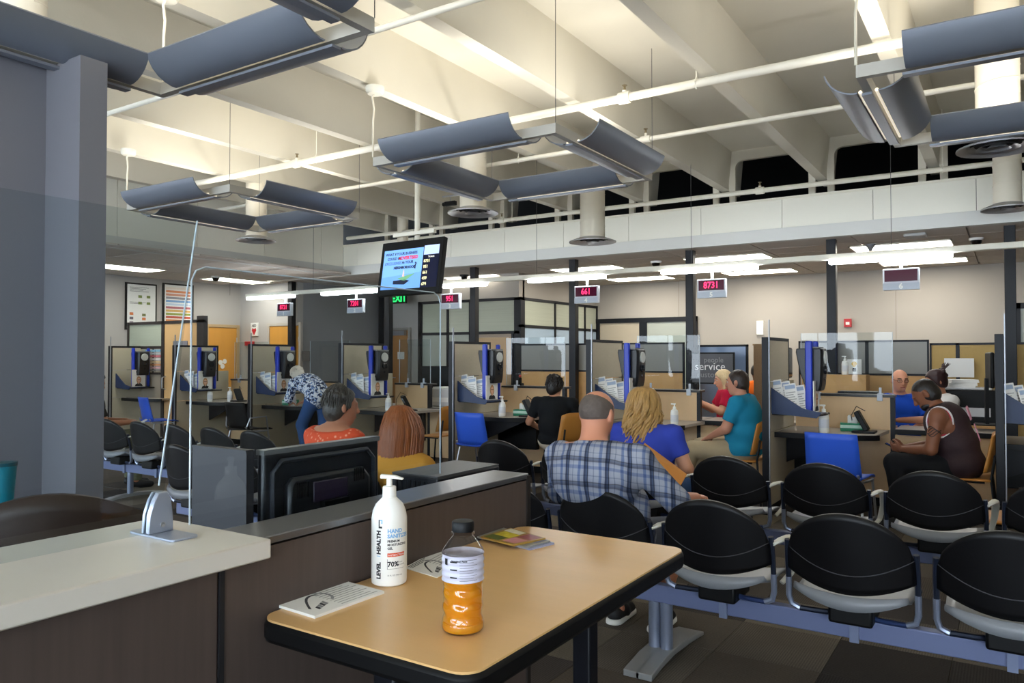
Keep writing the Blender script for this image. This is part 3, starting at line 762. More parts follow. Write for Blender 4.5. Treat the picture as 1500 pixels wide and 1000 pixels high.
reader('grey blue card reader on the shelf of desk one', sp(1, .78, .62))
# --- behind the counter: monitors, printers, paper
def monitor(label, x, y, rz, z=.755, w=.52, m=BLACK, scr=None):
    t = thing('computer_monitor', label, 'monitor', (x, y, z), rz)
    B().box(-w / 2, w / 2, 0, .035, .36, .70).obj('casing', m, t, .015)
    B().box(-w / 2 + .015, w / 2 - .015, -.003, 0, .38, .685).obj('screen', scr or mat('dark screen', '#0d1016', .15), t)
    B().box(-.05, .05, .03, .06, .01, .45).obj('stand', BLACK, t); B().box(-.13, .13, -.05, .14, 0, .012).obj('foot', BLACK, t, .004)
    return t
LIT = mat('lit screen', '#6fa2e8', .2, emit=('#5d93e6', .7))
for k in (5, 6, 7):
    monitor(f'black monitor seen edge on behind the partition left of {DN[k]}', PX[k] - (.14 if k != 7 else .085), 8.72, R(96), z=.86 if k != 7 else .80)
monitor('monitor with a lit blue screen behind the counter of desk three', at_y(700, 560, 8.9).x - .75, 8.95, R(200), .62, scr=LIT)
def low_box(name, label, cat, x, y, z, w, d, h, m, top=None, rz=0):
    t = thing(name, label, cat, (x, y, z), rz)
    B().box(-w / 2, w / 2, -d / 2, d / 2, 0, h).obj('body', m, t, .012)
    B().box(-w * .4, w * .4, -d / 2 - .004, -d / 2 + .01, h * .25, h * .5).obj('tray', top or BLACK, t)
    B().box(-w * .42, w * .42, -d * .3, d * .42, h, h + .02).obj('lid', top or m, t, .005)
    return t
GREYP = mat('printer grey', '#c7c8ca', .5)
def at_yu(u, v, y): return at_y(u, v, y).x
low_box('printer', 'white and black printer with paper stacks behind the jersey man', 'printer', at_yu(1415, 580, 9.3), 9.4, .755, .55, .45, .36, BLACK, GREYP)
low_box('printer', 'white printer behind the empty wooden chair of desk three', 'printer', at_yu(653, 580, 8.7), 8.72, .756, .40, .36, .25, GREYP, PAPER)
low_box('scanner', 'black scanner behind the counter of desk six', 'scanner', at_yu(1258, 572, 8.75), 8.75, .756, .46, .3, .32, BLACK, mat('scanner lid', '#35363a', .4))
low_box('printer', 'black and white printer right of the black shirt woman', 'printer', at_yu(895, 580, 8.62), 8.62, .756, .42, .36, .28, GREYP, PAPER)
B().box(-.3, .3, -.24, .24, 0, .754).obj('low_cabinet', OAK, None, .004, 0, (at_yu(1415, 580, 9.3), 9.4, 0))
tag(bpy.data.objects['low_cabinet'], 'wooden cabinet under the printer behind the jersey man', 'cabinet')
for i in range(5):
    tag(B().box(-.13, .13, -.1, .1, 0, .016).obj('paper_stack', PAPER, None, 0, 0, (at_yu(1408, 560, 9.35) + .01 * (i % 2), 9.38, 1.137 + .0165 * i), .1 * i), ['bottom paper pile', 'second paper pile from the bottom', 'middle paper pile', 'fourth paper pile from the bottom', 'top paper pile'][i] + ' on the printer behind the jersey man', 'paper', 'papers on the printer')
tag(B().box(-.15, .15, -.003, .003, 0, .22).obj('notice_sheet', PAPER, None, 0, 0, (at_yu(1405, 548, 10.3), 10.3, 1.22), 0), 'white sheet pinned on the mustard partition', 'paper')
# numbered stamp holder with red ball on the counter of desk four
p = at_y(772, 560, 8.55); t = thing('stamp_stand', 'small black stamp stand with a red top on the counter of desk four', 'stamp', (p.x, 8.38, 1.085))
B().cyl((0, 0, 0), (0, 0, .1), .022).box(-.04, .04, -.03, .03, 0, .03).obj('body', BLACK, t); B().ell((0, 0, .12), (.018, .018, .022)).obj('knob', mat('red knob', '#b5362c', .4), t)
p = at_y(1240, 560, 9.9)
t = sanitizer('pump_bottle', 'white bottle beside the light bulb picture behind desk six', (at_yu(1238, 560, 10.05), 10.05, 1.24), 1.0)
tag(B().box(-.25, .25, -.13, .15, 0, 1.238).obj('low_cabinet', OAK, None, .004, 0, (at_yu(1238, 560, 10.05), 10.08, 0)), 'wooden cabinet carrying the white bottle behind desk six', 'cabinet')
# --- screens between the tellers and the back office
SG = mat('smoked glass', '#86837c', .35)
def cub(x0, x1, label, top=1.66, lower=OAK, upper=SG, split=1.24, y=10.36):
    t = thing('cubicle_screen', label, 'partition', ((x0 + x1) / 2, y, 0), 0, 'cubicle screens')
    w = (x1 - x0) / 2
    B().box(-w + .02, w - .02, 0, .03, split + .01, top - .02).obj('upper_panel', upper, t)
    B().box(-w + .02, w - .02, 0, .03, .05, split - .01).obj('lower_panel', lower, t)
    B().box(-w, w, -.01, .04, top - .025, top).box(-w, w, -.01, .04, split - .012, split + .012).box(-w, -w + .02, -.01, .04, 0, top).box(w - .02, w, -.01, .04, 0, top).obj('frame', BLACKM, t)
    return t
ux = lambda u: at_y(u, 530, 10.36).x
cub(ux(762), ux(836), 'smoked glass cubicle screen over wood behind desk four')
cub(ux(838), ux(1002), 'smoked glass cubicle screen behind the plaid shirt man head')
cub(ux(1170), ux(1270), 'smoked glass cubicle screen with the light bulb picture')
cub(ux(1270), ux(1361), 'smoked glass cubicle screen behind the tellers of desk six')
cub(ux(1362), ux(1403), 'mustard fabric cubicle screen next to the smoked glass', 1.62, FABRICT, FABRICT, .9)
cub(ux(1403), ux(1475), 'mustard fabric cubicle screen with the pinned sheet', 1.62, FABRICT, FABRICT, .9)
cub(ux(1475), ux(1640), 'mustard fabric cubicle screen at the picture edge', 1.62, FABRICT, FABRICT, .9)
p0, p1 = at_y(1241, 526, 10.33), at_y(1262, 548, 10.33)
t = tag(B().box(p0.x, p1.x, 10.33, 10.345, p1.z, p0.z).obj('picture', PAPER), 'small white picture of a yellow light bulb', 'picture')
cx, cz, w_ = (p0.x + p1.x) / 2, (p0.z + p1.z) / 2, (p1.x - p0.x)
B().prism_y([(cx + .2 * w_ * math.cos(a) * (1 if math.sin(a) > -.3 else .6), cz + .03 + .22 * w_ * math.sin(a)) for a in np.linspace(2 * PI, 0, 16, endpoint=False)], 10.327, 10.3295).obj('bulb', mat('yellow print', '#dcb23a', .7), t)
B().box(cx - .02, cx + .02, 10.327, 10.3295, cz - .06, cz - .015).obj('bulb_base', INK, t)
# word poster and framed window with blue reflection behind the red shirted teller
p0, p1 = at_y(1012, 516, 10.2), at_y(1076, 563, 10.2)
t = tag(B().box(p0.x, p1.x, 10.2, 10.225, p1.z, p0.z).obj('poster', BLACK), 'dark framed word poster reading people, service, customer', 'poster')
B().box(p0.x + .02, p1.x - .02, 10.194, 10.2, p1.z + .02, p0.z - .02).obj('print', mat('slate print', '#54555a', .6), t)
cx = (p0.x + p1.x) / 2; cz = (p0.z + p1.z) / 2; hh = p0.z - p1.z
text('people', .10, (cx + .02, 10.191, cz + .11), FACE_Y, mat('grey lettering', '#8b8b8d', .7), t)
text('service', .15, (cx - .03, 10.191, cz + .02), FACE_Y, mat('white lettering', '#e6e6e6', .7), t)
text('customer', .11, (cx, 10.191, cz - .09), FACE_Y, mat('grey lettering', '#8b8b8d', .7), t)
p0, p1 = at_y(1022, 505, 10.9), at_y(1096, 566, 10.9)
t = thing('cubicle_screen', 'black framed painted blue reflection glass screen behind the word poster', 'partition', ((p0.x + p1.x) / 2, 10.9, 0), 0, 'cubicle screens')
w_ = (p1.x - p0.x) / 2
B().box(-w_ + .03, w_ - .03, 0, .02, .06, p0.z - .03).obj('glass_panel', mat('painted blue reflection glass', '#7d93b5', .25), t)  # blue reflection painted into the glass colour
B().box(-w_, w_, -.01, .03, p0.z - .03, p0.z).box(-w_, -w_ + .03, -.01, .03, 0, p0.z).box(w_ - .03, w_, -.01, .03, 0, p0.z).obj('frame', BLACKM, t)
p = at_y(1113, 527, 11.2)
tag(B().box(p.x - .09, p.x + .09, 11.2, 11.3, 0, 1.62).box(p.x - .1, p.x + .1, 11.19, 11.31, 1.62, 1.64).obj('cork_column', mat('cork', '#8d7355', .9, noise=(60, .2))), 'narrow brown cork panel left of the partition of desk six', 'board')
# ================================================================ OFFICE GLAZING AND THE FAR WALLS
FRM = BLACKM
BLIND = mat('blinds behind glass', '#a9ad9c', .6, noise=((1, 1, 60), .12))
FROST = mat('frosted glass', '#9fa49a', .3, noise=((1, 1, 40), .06))
OX, OY, OZ = -7.18, 11.29, 2.50
xl = at_y(612, 500, OY).x
g = struct(B().box(OX - .11, OX + .03, OY, OY + .14, 0, OZ).box(xl, OX, OY, OY + .08, OZ - .05, OZ).box(xl, OX, OY, OY + .08, 1.86, 1.91).box(xl, xl + .07, OY, OY + .08, 0, OZ).obj('window_1', FRM))
xs = [xl + .07] + [at_y(u, 500, OY).x for u in (655, 688)] + [OX - .1]
for i in range(3):
    a, b_ = xs[i] + .02, xs[i + 1] - .02
    B().box(a - .04, a, OY, OY + .08, 0, OZ).obj('mullion', FRM, g)
    B().box(a, b_, OY + .03, OY + .045, 1.91, OZ - .05).obj('pane', BLIND, g)
    if i < 2: B().box(a, b_, OY + .03, OY + .045, .3, 1.86).obj('pane', FROST, g)
    else:
        B().box(a + .07, b_ - .05, OY + .02, OY + .05, .01, 1.80).obj('door_leaf', mat('tan office door', '#b89c78', .5, noise=((6, 6, .8), .06)), g)
        B().box(a, a + .07, OY, OY + .08, 0, 1.86).box(b_ - .05, b_, OY, OY + .08, 0, 1.86).obj('door_frame', FRM, g)
        cxm = (a + b_) / 2
        B().box(cxm - .05, cxm + .22, OY + .012, OY + .02, 1.33, 1.48).obj('door_plate', mat('tan plate', '#c7ac86', .5), g)
g2 = struct(B().box(OX - .02, OX + .03, OY, YB, OZ - .05, OZ).box(OX - .02, OX + .03, OY, YB, 1.97, 2.02).box(OX - .02, OX + .03, OY, YB, 1.42, 1.46).obj('window_2', FRM))
ys = [OY + .14, OY + 1.25, OY + 2.0, OY + 2.45, YB]
for i in range(4):
    a, b_ = ys[i], ys[i + 1]
    B().box(OX - .02, OX + .03, b_ - .05, b_, 0, OZ).obj('mullion', FRM, g2)
    B().box(OX, OX + .012, a, b_ - .05, 2.02, OZ - .05).obj('pane', BLIND, g2)
    B().box(OX, OX + .012, a, b_ - .05, 1.46, 1.97).obj('pane', mat('pale blue glass', '#9fb2c4', .15), g2)
    B().box(OX, OX + .02, a, b_ - .05, .05, 1.42).obj('panel', FABRIC, g2)
struct(B().box(OX - .6, OX - .02, OY + .14, YB, OZ, ZC + .03).box(xl, OX - .02, OY + .02, OY + .2, OZ, ZC + .03).obj('wall_office', WALLB))
# door and glazing in the back wall
za = 2.23
xa, xb = at_y(866, 480, YB).x, at_y(1022, 480, YB).x
g3 = struct(B().box(xa, xb, YB - .06, YB, za - .09, za).box(xa, xa + .08, YB - .06, YB, 0, za).box(xb - .06, xb, YB - .06, YB, 0, za).obj('window_3', FRM))
m1, m2 = at_y(880, 480, YB).x, at_y(938, 480, YB).x
B().box(m1 - .05, m1, YB - .06, YB, 0, za - .09).box(m2, m2 + .16, YB - .06, YB, 0, za - .09).obj('mullion', FRM, g3)
B().box(m1, m2, YB - .03, YB - .012, .02, za - .09).obj('pane', mat('office beyond glass', '#b3a894', .4), g3)
B().box(m2 + .16, xb - .06, YB - .03, YB - .012, .9, za - .09).obj('pane', FROST, g3)
B().box(m2 + .16, xb - .06, YB - .03, YB - .012, .05, .88).obj('panel', FABRIC, g3)
xa = at_y(1484, 480, YB).x
g4 = struct(B().box(xa, xa + 2.0, YB - .06, YB, 2.2, 2.29).box(xa, xa + .1, YB - .06, YB, 0, 2.29).box(xa, xa + 2, YB - .06, YB, .85, .92).obj('window_4', FRM))
B().box(xa + .1, xa + 1.9, YB - .03, YB - .012, .92, 2.2).obj('pane', FROST, g4)
# hallway side
xh = at_y(560, 500, 12.6).x
struct(B().box(xh - .07, xh + .07, 12.55, 12.69, 0, ZC + .03).obj('pillar', BLACKM))
# fittings on the walls
def plaque(name, label, cat, u0, v0, u1, v1, y, m, th=.03):
    a, b_ = at_y(u0, v0, y), at_y(u1, v1, y)
    return tag(B().box(a.x, b_.x, y - th, y, b_.z, a.z).obj(name, m, None, .004), label, cat), a, b_
f_, a, b_ = plaque('fire_alarm', 'small red fire alarm on the beige back wall', 'fire alarm', 1237, 467, 1248, 479, YB, mat('alarm red', '#b3262b', .4), .06)
B().box(a.x + .03, b_.x - .03, YB - .064, YB - .06, b_.z + .04, b_.z + .09).obj('strobe', WPLAS, f_)
f_, a, b_ = plaque('thermostat_panel', 'narrow cream box on the back wall above the cork panel', 'wall box', 1109, 470, 1119, 490, YB, WPLAS, .05)
f_, a, b_ = plaque('exit_sign', 'green exit sign over the hallway door', 'exit sign', 577, 431, 596, 444, 12.4, mat('exit housing', '#1d2420', .5), .04)
text('EXIT', .20, ((a.x + b_.x) / 2, 12.355, (a.z + b_.z) / 2), FACE_Y, mat('exit green', '#2fd06a', .4, emit=('#23c45c', 1.2)), f_, bold=.008)
B().cyl(((a.x + b_.x) / 2, 12.38, a.z), ((a.x + b_.x) / 2, 12.38, ZC), .012).obj('hanger', BLACKM, f_)
f_, a, b_ = plaque('wall_sign', 'dark square tactile sign right of the wooden door', 'sign', 444, 514, 455, 529, YW, mat('dark plaque', '#4a4746', .5))
f_, a, b_ = plaque('aed_sign', 'white sign with a red heart in the corner', 'sign', 369, 473, 379, 492, YW, PAPER)
cx, cz = (a.x + b_.x) / 2, (a.z + b_.z) / 2; red = mat('sign red', '#c2202c', .5)
B().prism_y([(cx, cz - .12), (cx - .07, cz - .02), (cx - .05, cz + .03), (cx, cz + .005), (cx + .05, cz + .03), (cx + .07, cz - .02)], YW - .034, YW - .0305).obj('heart', red, f_)
text('AED', .07, (cx, YW - .033, cz + .075), FACE_Y, INK, f_, bold=.002)
f_, a, b_ = plaque('warning_label', 'small red and white label under the heart sign', 'sign', 360, 500, 373, 506, YW - .02, red)
# framed posters on the left wall
def wall_poster(label, u0, v0, u1, v1):
    a, b_ = at_x(u0, v0, XL), at_x(u1, v1, XL)
    t = tag(B().box(XL, XL + .03, a.y, b_.y, b_.z, a.z).obj('framed_poster', BLACK), label, 'poster')
    B().box(XL + .03, XL + .033, a.y + .03, b_.y - .03, b_.z + .03, a.z - .03).obj('print', PAPER, t)
    return t, a.y + .03, b_.y - .03, b_.z + .03, a.z - .03
x = XL + .0335
t, y0, y1, z0, z1 = wall_poster('framed white poster with small green and orange boxes', 183, 413, 228, 484)
W, H = y1 - y0, z1 - z0
for i, (fy, fz, c) in enumerate(((.38, .70, '#7a8a4a'), (.68, .70, '#7a8a4a'), (.38, .55, '#7a8a4a'), (.68, .55, '#7a8a4a'), (.08, .30, '#d77a45'), (.08, .20, '#6b6670'), (.52, .28, '#7a7a4a'), (.52, .19, '#d77a45'), (.08, .1, '#9a8f98'))):
    B().box(x, x + .002, y0 + W * fy, y0 + W * (fy + .13), z0 + H * fz, z0 + H * (fz + .06)).obj('printed_box', mat('print ' + c, c, .7), t)
for i in range(6): B().box(x, x + .001, y0 + W * .08, y0 + W * (.75 - .1 * (i % 3)), z0 + H * (.93 - .03 * i - (.22 if i > 3 else 0)), z0 + H * (.94 - .03 * i - (.22 if i > 3 else 0))).obj('printed_line', GREYINK, t)
t, y0, y1, z0, z1 = wall_poster('framed poster of coloured horizontal bands', 238, 414, 282, 476)
W, H = y1 - y0, z1 - z0
for i, c in enumerate(['#e6d9cf', '#d8895c', '#c98d74', '#8b8a92', '#7aa0cf', '#b8c8dc', '#a8626a', '#c9a25c', '#8f9a4a', '#b5543f', '#d58b50']):
    z_ = z1 - H * (.06 + .085 * i)
    B().box(x, x + .002, y0 + W * .04, y1 - W * .04, z_ - H * .06, z_).obj('printed_band', mat('print ' + c, c, .7), t)
# glazed partition with a wooden door left of desk one
yp = 7.78
X = lambda u: at_y(u, 500, yp).x
Z = lambda u, v: at_y(u, v, yp).z
za = Z(240, 470)
t = thing('office_partition', 'dark framed partition with frosted glass, form slots and a wooden door', 'partition', (0, yp, 0))
B().box(X(186), X(298), 0, .05, za - .05, za).box(X(186), X(188), 0, .05, 0, za).box(X(236), X(240), 0, .06, 0, za).box(X(288), X(298), 0, .08, 0, za + .06).obj('frame', mat('dark brown frame', '#2b2423', .5), t)
B().box(X(188), X(236), .02, .03, Z(210, 507), za - .05).obj('frosted_pane', BLIND, t)
B().box(X(188), X(236), .0, .05, Z(210, 511), Z(210, 507)).box(X(188), X(236), .0, .05, Z(210, 548), Z(210, 545)).obj('rail', mat('dark brown frame', '#2b2423', .5), t)
B().box(X(200), X(212), .02, .03, Z(210, 545), Z(210, 511)).obj('board', FABRIC, t)
for i, c in enumerate(['#7fb0c9', '#b5b8bd', '#c9707a', '#d9d2cc', '#d3b48a', '#c78b62', '#c99aa0', '#77716d']):
    v0 = 512 + 4.1 * i
    B().box(X(213), X(227), 0, .03, Z(220, v0 + 3), Z(220, v0)).box(X(228), X(235), .0, .03, Z(220, v0 + 3), Z(220, v0)).obj('form_slot', mat('form ' + c, c, .7), t)
B().box(X(188), X(236), .01, .04, 0, Z(210, 548)).obj('lower_panel', mat('taupe panel', '#8f8272', .7), t)
dr = B().box(X(240), X(288), .015, .05, .02, za - .05).obj('door', mat('peach door', '#d3a873', .5, noise=((6, 6, .8), .05)), t)
B().box(X(253), X(274), .005, .014, Z(262, 506), Z(262, 499)).obj('name_plate', mat('grey plate', '#77777f', .5), dr)
B().tube([(X(242) + .0, .01, 1.12), (X(242), -.05, 1.1), (X(242), -.05, .92), (X(242), .01, .9)], .011, 8).obj('handle', CHROME, dr)
# painting, shelf and desk of the first station
a, b_ = at_y(140, 505, 8.58), at_y(187, 527, 8.58)
t = tag(B().box(a.x, b_.x, 8.58, 8.628, b_.z, a.z).obj('painting', mat('painted sky', '#4fa9d6', .6)), 'narrow landscape painting of blue mountains mirrored in a lake', 'painting')
W, H, cz = b_.x - a.x, a.z - b_.z, (a.z + b_.z) / 2
for sgn in (1, -1):
    for i, (fx, fw, fh) in enumerate(((.16, .16, .34), (.42, .13, .30), (.76, .22, .40))):
        B().prism_y([(a.x + W * (fx - fw), cz), (a.x + W * fx, cz + sgn * H * fh), (a.x + W * (fx + fw), cz)][::sgn], 8.574 - .0005 * i, 8.5795).obj('painted_peak', mat('painted peak', '#2f5f78', .6), t)
B().box(a.x, b_.x, 8.570, 8.573, cz - H * .1, cz + H * .1).obj('painted_trees', mat('painted trees', '#2f5a3a', .7, noise=((30, 1, 30), .4)), t)
def cabinet():
    x0, x1 = at_y(120, 560, 8.3).x, at_y(198, 560, 8.3).x
    t = thing('dark_hutch', 'dark shelf unit behind the first station, with papers on it', 'cabinet', (x0, 8.3, 0))
    w = x1 - x0; m = mat('espresso laminate', '#352c28', .5)
    B().box(0, w, 0, .35, 1.19, 1.21).obj('shelf', m, t); B().box(0, w, 0, .35, .72, .76).obj('desk_top', m, t)
    B().box(0, w, .33, .35, 0, 1.66).obj('back_panel', mat('taupe panel', '#8f8272', .7), t); B().box(0, .03, 0, .35, 0, 1.2).box(w - .03, w, 0, .35, 0, 1.2).obj('side_panel', m, t)
    B().box(w * .4, w * .75, -.01, 0, .1, .70).obj('drawer_front', m, t)
cabinet()
tag(B().box(-.08, .08, -.01, .01, 0, .2).obj('leaflet', mat('cream leaflet', '#d9c7a8', .7), None, 0, 0, (at_yu(160, 545, 8.4), 8.4, 1.211), .2), 'cream leaflet standing on the dark shelf', 'leaflet')
# ================================================================ WAITING SEATS
SEATB = mat('black seat shell', '#07070a', .45, spec=.35)
SEATG = mat('light grey seat shell', '#7a7d83', .38)
ARMG = mat('pale grey armrest', '#cfcfc8', .4)
BEAM = mat('blue grey beam', '#6c769a', .4, .2)
TUBEG = mat('silver tube', '#8e97ad', .3, .6)
TUBED = mat('dark tube', '#232a3a', .3, .4)
def seat_unit(arms):
    """one seat of a beam bench; local origin under the middle of the backrest, facing +Y"""
    u = B()
    def pan(s, q):
        x = (s - .5) * .46; e = (2 * s - 1) ** 2
        return (x * (1 - .06 * (1 - q)), .0 + .44 * q + .05 * (1 - q) * (e), .455 + .018 * e + .035 * max(0, .25 - q) * 4 * max(0, .25 - q) * 4 - .03 * max(0, q - .8) * 5 * max(0, q - .8) * 5)
    u.sheet(pan, 12, 10)
    # front lip shows the pale underside rim behind
    def rim(s, q):
        x = (s - .5) * .455 * .94; e = (2 * s - 1) ** 2
        return (x, -.004 + .055 * e - .010 * q, .500 + .014 * e - (.058 - .034 * e) * q)
    u.sheet(rim, 12, 2)
    root = u.obj('seat_unit', SEATG, None, 0, .012)
    def back(s, q):
        c = 2 * s - 1; e = c * c
        top = .645 + .19 * max(0, 1 - e) ** .55
        bot = .508 + .058 * e
        z = bot + (top - bot) * q
        return (c * .238, -.0 + .085 * e - .16 * (z - .5) , z)
    bk = B().sheet(back, 22, 12).obj('backrest', SEATB, root, 0, .02)
    # raised seam across the backrest
    pts = []
    for i in range(17):
        c = -1 + 2 * i / 16; e = c * c; z = .586 + .075 * e
        pts.append((c * .236, -.012 + .085 * e - .16 * (z - .5), z))
    B().tube(pts, .0025, 5).obj('seam', mat('seam grey', '#33343a', .5), bk)
    for sg in (-1, 1):
        B().tube([(sg * .243, .055, .685), (sg * .246, .072, .60), (sg * .246, .086, .52)], .012, 8).obj('upright_tube', TUBED, root)
        B().tube([(sg * .246, .086, .52), (sg * .246, .092, .44), (sg * .236, .098, .405), (sg * .205, .10, .39)], .013, 8).obj('upright_tube', TUBEG, root)
        B().tube([(sg * .205, .10, .39), (sg * .12, .12, .385), (sg * .05, .14, .385)], .012, 8).obj('cross_tube', TUBED if sg < 0 else mat('blue tube', '#3a4a78', .3, .5), root)
    B().box(-.085, .085, .06, .30, .362, .45).obj('bracket', BLACK, root, .012)
    for sg in arms:
        B().tube([(sg * .25, .055, .655), (sg * .275, .10, .668), (sg * .285, .20, .66), (sg * .287, .30, .62), (sg * .28, .34, .55), (sg * .262, .33, .47), (sg * .235, .27, .435)], [.012, .018, .022, .02, .017, .014, .012], 8, flat=.6).obj('armrest', ARMG, root)
    return root
def bench(label, y, xs, arms, legs, x0, x1):
    t = thing('beam_bench', label, 'bench', (0, y, 0))
    B().box(x0, x1, .17, .23, .275, .36).obj('beam', BEAM, t, .006)
    protos = {}
    for x, a in zip(xs, arms):
        if a not in protos:
            o = protos[a] = seat_unit(a); o.parent = t; o.location = (x, 0, 0)
        else: dup(protos[a], (x, 0, 0), parent=t)
        B().box(x - .018, x + .018, .155, .17, .265, .365).obj('beam_clamp', STEEL, t)
    for x in legs:
        l = B().cyl((x, .2, .05), (x, .2, .33), .03, n=14).obj('leg', TUBEG, t)
        ft = [(-.28, .0), (-.28, .03), (-.1, .055), (.1, .06), (.28, .045), (.42, .018), (.42, .0), (.2, .02), (0, .03), (-.15, .02)]
        B().prism_x([(.2 + y_, z) for y_, z in ft], x - .04, x + .04).obj('foot', mat('grey foot', '#9a9c9c', .4, .4), l, .004)
YA = 3.33
PA = .555
XA = [-.56 + PA * (i - 2) for i in range(-6, 5)]
bench('beam bench of black backed seats beside the wooden table', YA, XA, [(1,) if i in (-6, -5, -4, -2, 0, 1) else () for i in range(-6, 5)], [at_z(962, 960, 0).x, at_z(995, 950, 0).x, -3.9], XA[0] - .3, 1.4)
YBB = 4.82
PB = .575
XBB = [-1.515 + PB * k for k in range(-3, 5)]
bench('second row beam bench of black backed seats in front of the desks', YBB, XBB, [(1,)] * 8, [-2.6, .1], XBB[0] - .3, 1.2)
YCC = 4.3
XCC = [-7.09 + .56 * k for k in range(-2, 4)]
bench('beam bench behind the clear screens, left of the reception counter', YCC, XCC, [(1,)] * 6, [-7.6, -5.8], XCC[0] - .3, XCC[-1] + .3)
# ================================================================ WOODEN TABLE
ZT = .903
tx0, tx1, ty0, ty1 = -1.362, -.79, 1.085, 2.16
def rrect(x0, x1, y0, y1, r, n=6):
    out = []
    for cx, cy, a in ((x1 - r, y1 - r, 0), (x0 + r, y1 - r, 90), (x0 + r, y0 + r, 180), (x1 - r, y0 + r, 270)):
        out += [(cx + r * math.cos(R(a + 90 * i / n)), cy + r * math.sin(R(a + 90 * i / n))) for i in range(n + 1)]
    return out
table = thing('writing_table', 'high light wood table with thick black edge against the reception wall', 'table', ((tx0 + tx1) / 2, (ty0 + ty1) / 2, 0))
hw, hd = (tx1 - tx0) / 2, (ty1 - ty0) / 2
TOP = mat('maple table top', '#dbb076', .3, noise=((3, 11, 3), .10), bump=((5, 60, 5), .03))
B().prism(rrect(-hw + .006, hw - .006, -hd + .006, hd - .006, .044), ZT - .02, ZT).obj('table_top', TOP, table)
B().prism(rrect(-hw, hw, -hd, hd, .05), ZT - .05, ZT - .002).obj('edge_band', BLACK, table, .012)
for y_ in (-hd + .12, hd - .10):
    B().box(-.029, .029, y_ - .029, y_ + .029, .03, ZT - .06).obj('leg', BLACKM, table, .006)
    B().box(-.24, .24, y_ - .03, y_ + .03, 0, .035).obj('foot_bar', BLACKM, table, .008)
    B().box(-.22, .22, y_ - .025, y_ + .025, ZT - .075, ZT - .05).obj('top_bracket', BLACKM, table, .004)
# things on the table
def big_sanitizer():
    p = at_z(570, 853, ZT)
    t = thing('sanitizer_bottle', 'tall white hand sanitizer pump bottle on the wooden table', 'bottle', (p.x, p.y, ZT))
    r = .0435
    b = B().lathe([(.001, 0), (r - .006, 0), (r - .001, .004), (r, .012), (r, .160), (r - .003, .178), (r - .010, .194), (r - .022, .206), (.017, .211), (.001, .211)], 40).obj('bottle_body', WPLAS, t)
    B().lathe([(.001, .211), (.017, .211), (.0165, .235), (.0155, .237), (.0075, .238), (.007, .258), (.001, .258)], 24).obj('pump_collar', WPLAS, t)
    pu = B()
    a = R(-5)
    Mr = Matrix.Rotation(R(28), 4, 'Z')
    pu = B(Mr).prism_y([(-.022, .256), (.012, .256), (.034, .253), (.036, .2565), (.014, .264), (-.022, .266)], -.007, .007)
    pu.obj('pump_nozzle', WPLAS, t, .002)
    face = math.atan2(-p.y, -p.x)     # side of the bottle that carries the label, turned to the room
    rr = r + .0004
    k1 = mat('label black', '#25262b', .6); k2 = mat('label blue', '#7fb2dc', .6); k3 = mat('label orange', '#d9552c', .6)
    wrap_text('LEVEL', .0155, rr, face - .50, .020, k1, b, 90, bold=.0009)
    wrap_text('1', .0155, rr, face - .50, .071, k2, b, 90)
    wrap_text('HEALTH', .0155, rr, face - .50, .079, k1, b, 90, bold=.0009)
    wrap_text('HAND', .0130, rr, face - .10, .131, k2, b, bold=.0006)
    wrap_text('SANITIZER', .0125, rr, face - .10, .119, k2, b, bold=.0006)
    for i, s in enumerate(('PREMIUM', 'MOISTURIZING', 'GEL')): wrap_text(s, .0075, rr, face - .10, .1085 - .0085 * i, k1, b, bold=.0003)
    wrap_text('70%', .0165, rr, face - .09, .0505, k1, b, bold=.0006)
    wrap_text('ETHYL', .0045, rr, face + .50, .058, k1, b); wrap_text('ALCOHOL', .0045, rr, face + .50, .052, k1, b)
    wrap_text('32 FL OZ (946 mL)', .0048, rr, face - .10, .0275, k1, b)
    def band(a0, a1, z0, z1, m, nm, rad=rr - .0001):
        n = 10
        B().sheet(lambda s, q: (rad * math.cos(a0 + (a1 - a0) * s), rad * math.sin(a0 + (a1 - a0) * s), z0 + (z1 - z0) * q), n, 1).obj(nm, m, b)
    band(face - .10, face + .95, .0735, .0825, k3, 'orange_band')
    wrap_text('ANTIBACTERIAL GEL', .006, rr + .0002, face - .06, .0757, mat('label white', '#f2f2f2', .6), b)
    band(face - .11, face - .09, .044, .068, k1, 'label_rule'); band(face - .10, face + .9, .0443, .0449, k1, 'label_rule')
    # small square emblem
    band(face - .62, face - .55, .142, .163, k1, 'emblem', rr); band(face - .62, face - .40, .142, .1465, k1, 'emblem', rr); band(face - .45, face - .38, .153, .163, k2, 'emblem', rr); band(face - .53, face - .38, .160, .163, k2, 'emblem', rr)
big_sanitizer()
